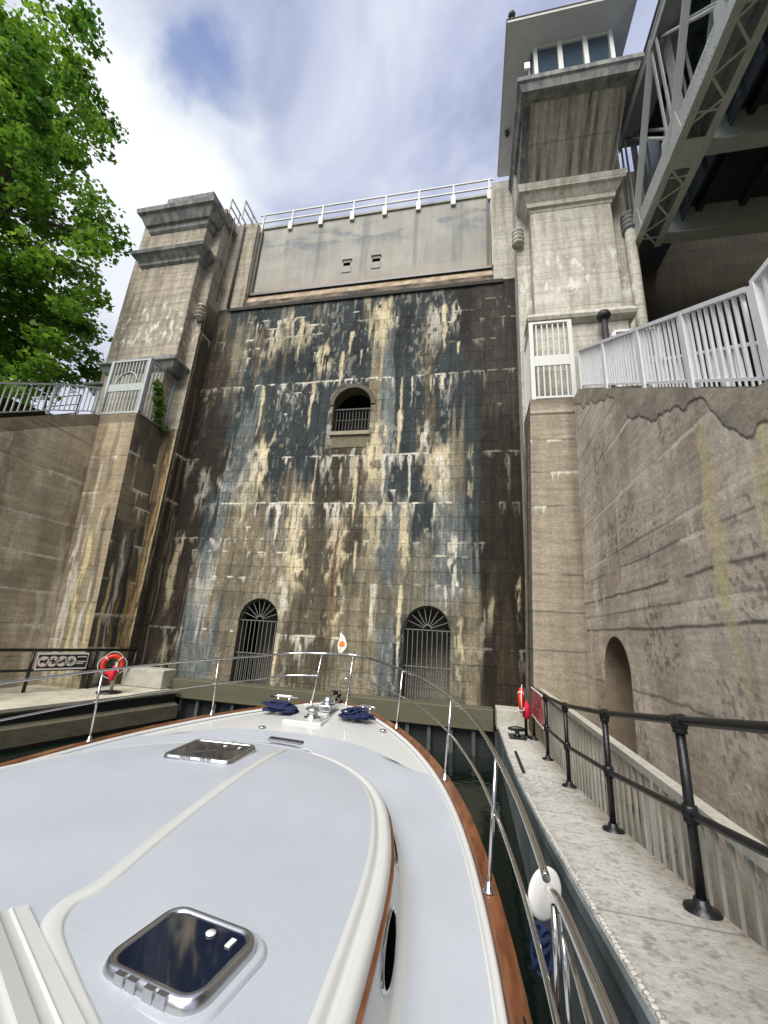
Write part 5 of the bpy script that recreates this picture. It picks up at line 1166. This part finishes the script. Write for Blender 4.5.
MB().beam((-1.86,5.45,1.866),(-1.86,6.5,1.885),.05,.012).build('chain_channel',mAlu,boat)
for px,py in ((297,720.5),(321.5,722),(383,731),(262,728)):
    p=ondeck(px,py); b=MB(); b.lathe([(.045,0),(.045,.008),(.03,.016),(.0,.018)],p+Vector((0,0,.006)),14); b.build('deck_fill_cap',mSteel,boat)
def cleat(p,ax,s=1):
    b=MB(); ax=Vector(ax).normalized()
    for d in (-.05,.05): b.tube([p+ax*d*s,p+ax*d*s+Vector((0,0,.05*s))],.012*s,8)
    b.tube([p-ax*.13*s+Vector((0,0,.055*s)),p-ax*.05*s+Vector((0,0,.06*s)),p+ax*.05*s+Vector((0,0,.06*s)),p+ax*.13*s+Vector((0,0,.055*s))],[.008*s,.014*s,.014*s,.008*s],8); return b.build('cleat',mSteel,boat)
cl1=ondeck(283,707); cleat(cl1+Vector((0,0,.05)),(1,.2,0),1.6); cl2=ondeck(366,716); cleat(cl2+Vector((0,0,.05)),(1,-.5,0),1.3)
c3=hullpt(1.95,.05,sheer(1.95)+.04,1); cleat(c3,(0,1,0),1.3)
fl=at(340,652,'y',6.55)
b=MB(); b.tube([fl+Vector((0,0,-.05)),fl+Vector((0,0,.32))],.006,6); b.build('flag_staff',mAlu,boat)
def flagm():
    m,nt,bb=newmat('white_pennant_cloth'); L=nt.links.new; g=N(nt,'ShaderNodeNewGeometry'); v=N(nt,'ShaderNodeVectorMath',operation='DISTANCE'); L(g.outputs['Position'],v.inputs[0]); v.inputs[1].default_value=tuple(fl+Vector((.02,0,.12)))
    r=N(nt,'ShaderNodeMapRange'); r.inputs['From Min'].default_value=.045; r.inputs['From Max'].default_value=.055; L(v.outputs['Value'],r.inputs['Value']); mx=N(nt,'ShaderNodeMix',data_type='RGBA'); L(r.outputs[0],mx.inputs[0]); mx.inputs[6].default_value=(*lin(214,120,50),1); mx.inputs[7].default_value=(*lin(232,230,220),1); L(mx.outputs[2],bb.inputs['Base Color']); bb.inputs['Roughness'].default_value=.8; return m
rows=[]
for k in range(9):
    z=.29-.3*k/8; w_=.02+.10*math.sin(math.pi*min(1,(k+1)/9)**1.1); rows.append([fl+Vector((-.035+.05*math.sin(k*.9)*.3,0,z)),fl+Vector((w_*.45-.02,.03*math.sin(k),z-.01)),fl+Vector((w_-.02,.02*math.cos(k*1.3),z-.03))])
b=MB(); b.loft(rows); b.build('pennant',flagm(),boat,fixn=False)
# coiled navy lines
def coil(name,c,sx,sy,label,n=620,zr=.085,seed=1,group='navy rope coils on the foredeck'):
    rr=random.Random(seed); pts=[]; cx=cy=0; ph=0
    for k in range(n):
        if k%26==0: ox,oy=rr.uniform(-.55,.55),rr.uniform(-.5,.5); rad=rr.uniform(.2,.75); ecc=rr.uniform(.5,1)
        cx+=(ox-cx)*.12; cy+=(oy-cy)*.12; ph+=.24
        r=rad; e=(cx*cx+cy*cy)**.5
        pts.append(Vector((c.x+sx*(cx+r*math.cos(ph)),c.y+sy*(cy+r*ecc*math.sin(ph)),c.z+.014+zr*(1-min(1,e+.2))*(k/n)*2.2+.012*abs(math.sin(k*.37)))))
    o=MB().tube(pts,.014,6).build(name,mRope); tag(o,label,'rope',group); return o
c1=ondeck(279,713); coil('coiled_rope',c1+Vector((0,0,.01)),.25,.17,'coiled navy mooring rope on the port side of the foredeck',seed=2)
c2_=ondeck(356,720); coil('coiled_rope',c2_+Vector((0,0,.01)),.22,.2,'coiled navy mooring rope on the starboard side of the foredeck',seed=5)
q=at(541,948,'x',.36)
pts=[]
for k in range(300):
    a=k*2*math.pi/26; pts.append(Vector((q.x+.035*math.cos(a)+.012*math.sin(k*.21),q.y+.03*math.sin(a*1.0)+.02*math.sin(k*.13),q.z+.075*math.sin(a*.5+k*.02)+.02*math.sin(k*.4))))
tag(MB().tube(pts,.011,6).build('hanging_rope_bundle',mRope),'navy rope bundle hanging on the starboard gate rail below the white pad','rope')
pts=[c3+Vector((.03*math.sin(k*.8)-.0,-.16+.32*(k%40)/40,.03+.03*math.cos(k*.8))) for k in range(120)]
tag(MB().tube(pts,.008,6).build('cleat_line',mRope),'navy line wrapped round the starboard cleat on the teak rail','rope')

# ------------------------------------------------------------------ plants
def leafmat(name,a,bq):
    m,nt,bb=newmat(name); L=nt.links.new; at_=N(nt,'ShaderNodeAttribute',attribute_name='Col'); mx=N(nt,'ShaderNodeMix',data_type='RGBA'); L(at_.outputs['Fac'],mx.inputs[0]); mx.inputs[6].default_value=(*lin(*a),1); mx.inputs[7].default_value=(*lin(*bq),1); L(mx.outputs[2],bb.inputs['Base Color']); bb.inputs['Roughness'].default_value=.55; bb.inputs['Specular IOR Level'].default_value=.3
    tr_=N(nt,'ShaderNodeBsdfTranslucent'); L(mx.outputs[2],tr_.inputs['Color']); ms=N(nt,'ShaderNodeMixShader'); ms.inputs[0].default_value=.55; L(bb.outputs[0],ms.inputs[1]); L(tr_.outputs[0],ms.inputs[2]); L(ms.outputs[0],nt.nodes['Material Output'].inputs['Surface']); return m
mLeaf=leafmat('maple_leaves',(42,86,28),(132,170,56))
def leaves(name,centers,rad,per,size,m,parent=None,flat=.55,seed=3,tone=None):
    g=np.random.default_rng(seed); n=len(centers)*per
    C=np.repeat(np.array(centers),per,0); rr=np.repeat(np.array(rad),per)
    d=g.normal(size=(n,3)); d/=np.linalg.norm(d,axis=1)[:,None]; d*= (g.random(n)**.45)[:,None]; d[:,2]*=flat
    P=C+d*rr[:,None]
    # leaf frames
    nn=g.normal(size=(n,3))*.55+np.array([0,0,1.0]); nn/=np.linalg.norm(nn,axis=1)[:,None]
    t=g.normal(size=(n,3)); t-=nn*(t*nn).sum(1)[:,None]; t/=np.linalg.norm(t,axis=1)[:,None]; bq=np.cross(nn,t)
    s=size*(.6+.8*g.random(n))[:,None]
    shp=[(0,-.5),(.32,-.34),(.55,.05),(.22,.1),(0,.62),(-.22,.1),(-.55,.05),(-.32,-.34)]
    V=np.stack([P+t*s*x+bq*s*y-nn*s*(.12*abs(x)*2) for x,y in shp],1).reshape(-1,3)
    k=len(shp); off=np.array(parent['_loc']) if parent is not None else np.zeros(3)
    me=bpy.data.meshes.new(name); me.vertices.add(len(V)); me.vertices.foreach_set('co',(V-off).ravel()); me.loops.add(n*k); me.loops.foreach_set('vertex_index',np.arange(n*k,dtype=np.int32)); me.polygons.add(n); me.polygons.foreach_set('loop_start',np.arange(0,n*k,k,dtype=np.int32)); me.update(); me.validate()
    tn=np.repeat(np.array(tone if tone is not None else g.random(len(centers))),per)*.65+g.random(n)*.35
    a=me.color_attributes.new('Col','FLOAT_COLOR','POINT'); cc=np.repeat(tn,k); a.data.foreach_set('color',np.stack([cc,cc,cc,np.ones_like(cc)],1).ravel().astype(np.float32))
    me.materials.append(m); o=bpy.data.objects.new(name,me); COL.objects.link(o)
    if parent is not None: o.parent=parent
    return o
T=Vector((-22.4,10.5,8.0))
tree=thing('maple_tree',T,'large leafy green maple at the upper left, beyond the left stair railing','tree')
b=MB(); b.tube([T+Vector((0,0,-.5)),T+Vector((.1,0,2.5)),T+Vector((.0,.1,6)),T+Vector((.0,0,13)),T+Vector((-.6,0,22))],[.5,.4,.33,.2,.06],12)
ends=[]
rt_=random.Random(11)
for k in range(26):
    h=2.6+k*.65; a=k*2.4+rt_.random()*.5; L_=(5.0*math.sin(math.pi*min(.97,(h+1.2)/22)))*(.8+.25*rt_.random())
    s0=T+Vector((0,0,h)); dx,dy=math.cos(a),math.sin(a)
    pts=[s0,s0+Vector((dx*L_*.35,dy*L_*.35,.9)),s0+Vector((dx*L_*.7,dy*L_*.7,1.3)),s0+Vector((dx*L_,dy*L_,1.1))]
    b.tube(smooth(pts,3),[.14-.012*i for i in range(10)],7); ends+=[pts[1],pts[2],pts[3]]
b.build('trunk',mBark,tree)
cent=[];rads=[];tn=[]
cc=T+Vector((-1.6,0,9.3))
for k in range(600):
    v=Vector((rt_.gauss(0,1),rt_.gauss(0,1),rt_.gauss(0,1))).normalized(); s=(rt_.random()**.28)
    lump=1+.16*math.sin(v.x*7+v.z*5)+.12*math.sin(v.y*9-v.z*6)
    zsc=19.0 if v.z>0 else 6.8; tp=1-.6*max(0,v.z)-.4*max(0,-v.z); s=max(s,.45)
    p=cc+Vector((v.x*7.6*s*lump*tp,v.y*6.5*s*lump*tp,v.z*zsc*s*lump)); cent.append(tuple(p)); rads.append(.55+.65*rt_.random()); tn.append(min(1,max(0,.35+.35*rt_.gauss(0,1))))
for e_ in ends: cent.append(tuple(e_)); rads.append(.9); tn.append(.4)
for X_,Z_ in ((-14.1,16.4),(-14.3,15.2),(-14.6,14.2),(-15.2,12.9),(-15.2,12.0),(-15.9,11.6),(-16.2,11.0),(-17,10.9),(-15.6,13.2),(-14.9,18.2),(-15.8,20.2),(-14.3,17.4),(-17.5,12),(-18.6,11.2)):
    cent.append((X_-.65,10.2+rt_.uniform(-.5,.8),Z_)); rads.append(.75); tn.append(.35+.3*rt_.random())
leaves('crown',cent,rads,95,.22,mLeaf,tree,flat=.5,tone=tn)
# shrub behind left railing edge
sh=thing('leafy_shrub',(-14.3,8.6,8),'small leafy shrub behind the left end of the stair railing','shrub')
leaves('foliage',[(-14.3+rt_.uniform(-.5,.3),8.3+rt_.uniform(-.5,.4),8.2+rt_.random()*1.5) for _ in range(16)],[.4]*16,60,.13,mLeaf,sh,seed=8)
MB().tube([(-14.3,8.5,7.4),(-14.3,8.4,9.3)],.04,6).build('stem',mBark,sh)
vn=thing('climbing_weed',(-11.5,11.6,9.9),'green weed growing through the bars of the left balcony cage','plant')
cw=[(-11.45+rt_.uniform(-.12,.15),11.35+t*.5+rt_.uniform(-.12,.12),11.35-t*1.5) for t in np.linspace(0,1,16)]
leaves('foliage',cw,[.2]*16,38,.1,mLeaf,vn,seed=9,flat=1,tone=[.35]*16); MB().tube([(-11.55,11.9,9.85),(-11.5,11.6,10.6),(-11.45,11.35,11.3)],.015,5).build('stem',mBark,vn)

# ------------------------------------------------------------------ sky + light
SUN_EL,SUN_AZ=50,190   # azimuth measured clockwise from +Y (behind the camera, to the left)
w=bpy.data.worlds.new('World'); scn.world=w; w.use_nodes=True; nt=w.node_tree; L=nt.links.new; nt.nodes.clear()
out=N(nt,'ShaderNodeOutputWorld'); bg=N(nt,'ShaderNodeBackground'); bg.inputs['Strength'].default_value=.1; L(bg.outputs[0],out.inputs[0])
sky=N(nt,'ShaderNodeTexSky',sky_type='NISHITA'); sky.sun_disc=False; sky.sun_elevation=R(SUN_EL); sky.sun_rotation=R(SUN_AZ); sky.air_density=1.2
tc=N(nt,'ShaderNodeTexCoord'); mp=N(nt,'ShaderNodeMapping'); mp.inputs['Scale'].default_value=(1,1,1.6); L(tc.outputs['Generated'],mp.inputs['Vector'])
n1=N(nt,'ShaderNodeTexNoise'); n1.inputs['Scale'].default_value=2.6; n1.inputs['Detail'].default_value=8; n1.inputs['Roughness'].default_value=.55; n1.inputs['Distortion'].default_value=.6; L(mp.outputs[0],n1.inputs['Vector'])
cr_=N(nt,'ShaderNodeValToRGB'); el=cr_.color_ramp.elements; el[0].position=.34; el[0].color=(2.2,2.55,3.7,1); el[1].position=.68; el[1].color=(4.9,5.2,6.0,1); e=cr_.color_ramp.elements.new(.5); e.color=(3.5,3.85,5.1,1); L(n1.outputs['Fac'],cr_.inputs[0])
def dirmask(px,py,c0,c1,noise=.0):
    d=(ROT@Vector((px-384,-(py-512),-FPX))).normalized(); v=N(nt,'ShaderNodeVectorMath',operation='DOT_PRODUCT'); L(tc.outputs['Generated'],v.inputs[0]); v.inputs[1].default_value=tuple(d)
    a=N(nt,'ShaderNodeMath',operation='MULTIPLY_ADD'); n=N(nt,'ShaderNodeTexNoise'); n.inputs['Scale'].default_value=7; n.inputs['Detail'].default_value=4; L(tc.outputs['Generated'],n.inputs['Vector'])
    L(n.outputs['Fac'],a.inputs[0]); a.inputs[1].default_value=noise; L(v.outputs['Value'],a.inputs[2])
    r=N(nt,'ShaderNodeMapRange',interpolation_type='SMOOTHSTEP'); r.inputs['From Min'].default_value=c0+noise*.5; r.inputs['From Max'].default_value=c1+noise*.5; L(a.outputs[0],r.inputs['Value']); return r.outputs[0]
cur=cr_.outputs['Color']
def mixin(fac,col,cur,k=1):
    mm=N(nt,'ShaderNodeMath',operation='MULTIPLY'); L(fac,mm.inputs[0]); mm.inputs[1].default_value=k
    mx=N(nt,'ShaderNodeMix',data_type='RGBA'); L(mm.outputs[0],mx.inputs[0]); L(cur,mx.inputs[6])
    if isinstance(col,tuple): mx.inputs[7].default_value=col
    else: L(col,mx.inputs[7])
    return mx.outputs[2]
cur=mixin(dirmask(135,200,.955,.998,.07),(7.0,7.3,7.3,1),cur,.95)
cur=mixin(dirmask(95,340,.95,.995,.03),(5.3,5.5,6.2,1),cur,.6)
cur=mixin(dirmask(203,82,.988,.9985,.014),sky.outputs[0],cur,.0)
cur=mixin(dirmask(200,78,.9955,1.002,.022),(1.2,1.8,3.7,1),cur,.85)
L(cur,bg.inputs['Color'])
sd=bpy.data.lights.new('sun','SUN'); sd.energy=3.3; sd.angle=R(42); sd.color=(1,.95,.87); so=bpy.data.objects.new('sun',sd); COL.objects.link(so)
az=R(SUN_AZ); el_=R(SUN_EL); dv=Vector((math.sin(az)*math.cos(el_),math.cos(az)*math.cos(el_),math.sin(el_)))
so.rotation_euler=dv.to_track_quat('Z','Y').to_euler()
scn.view_settings.view_transform='Standard'; scn.view_settings.look='None'; scn.view_settings.exposure=.62; scn.view_settings.gamma=1
for o in bpy.data.objects:
    if '_loc' in o: del o['_loc']
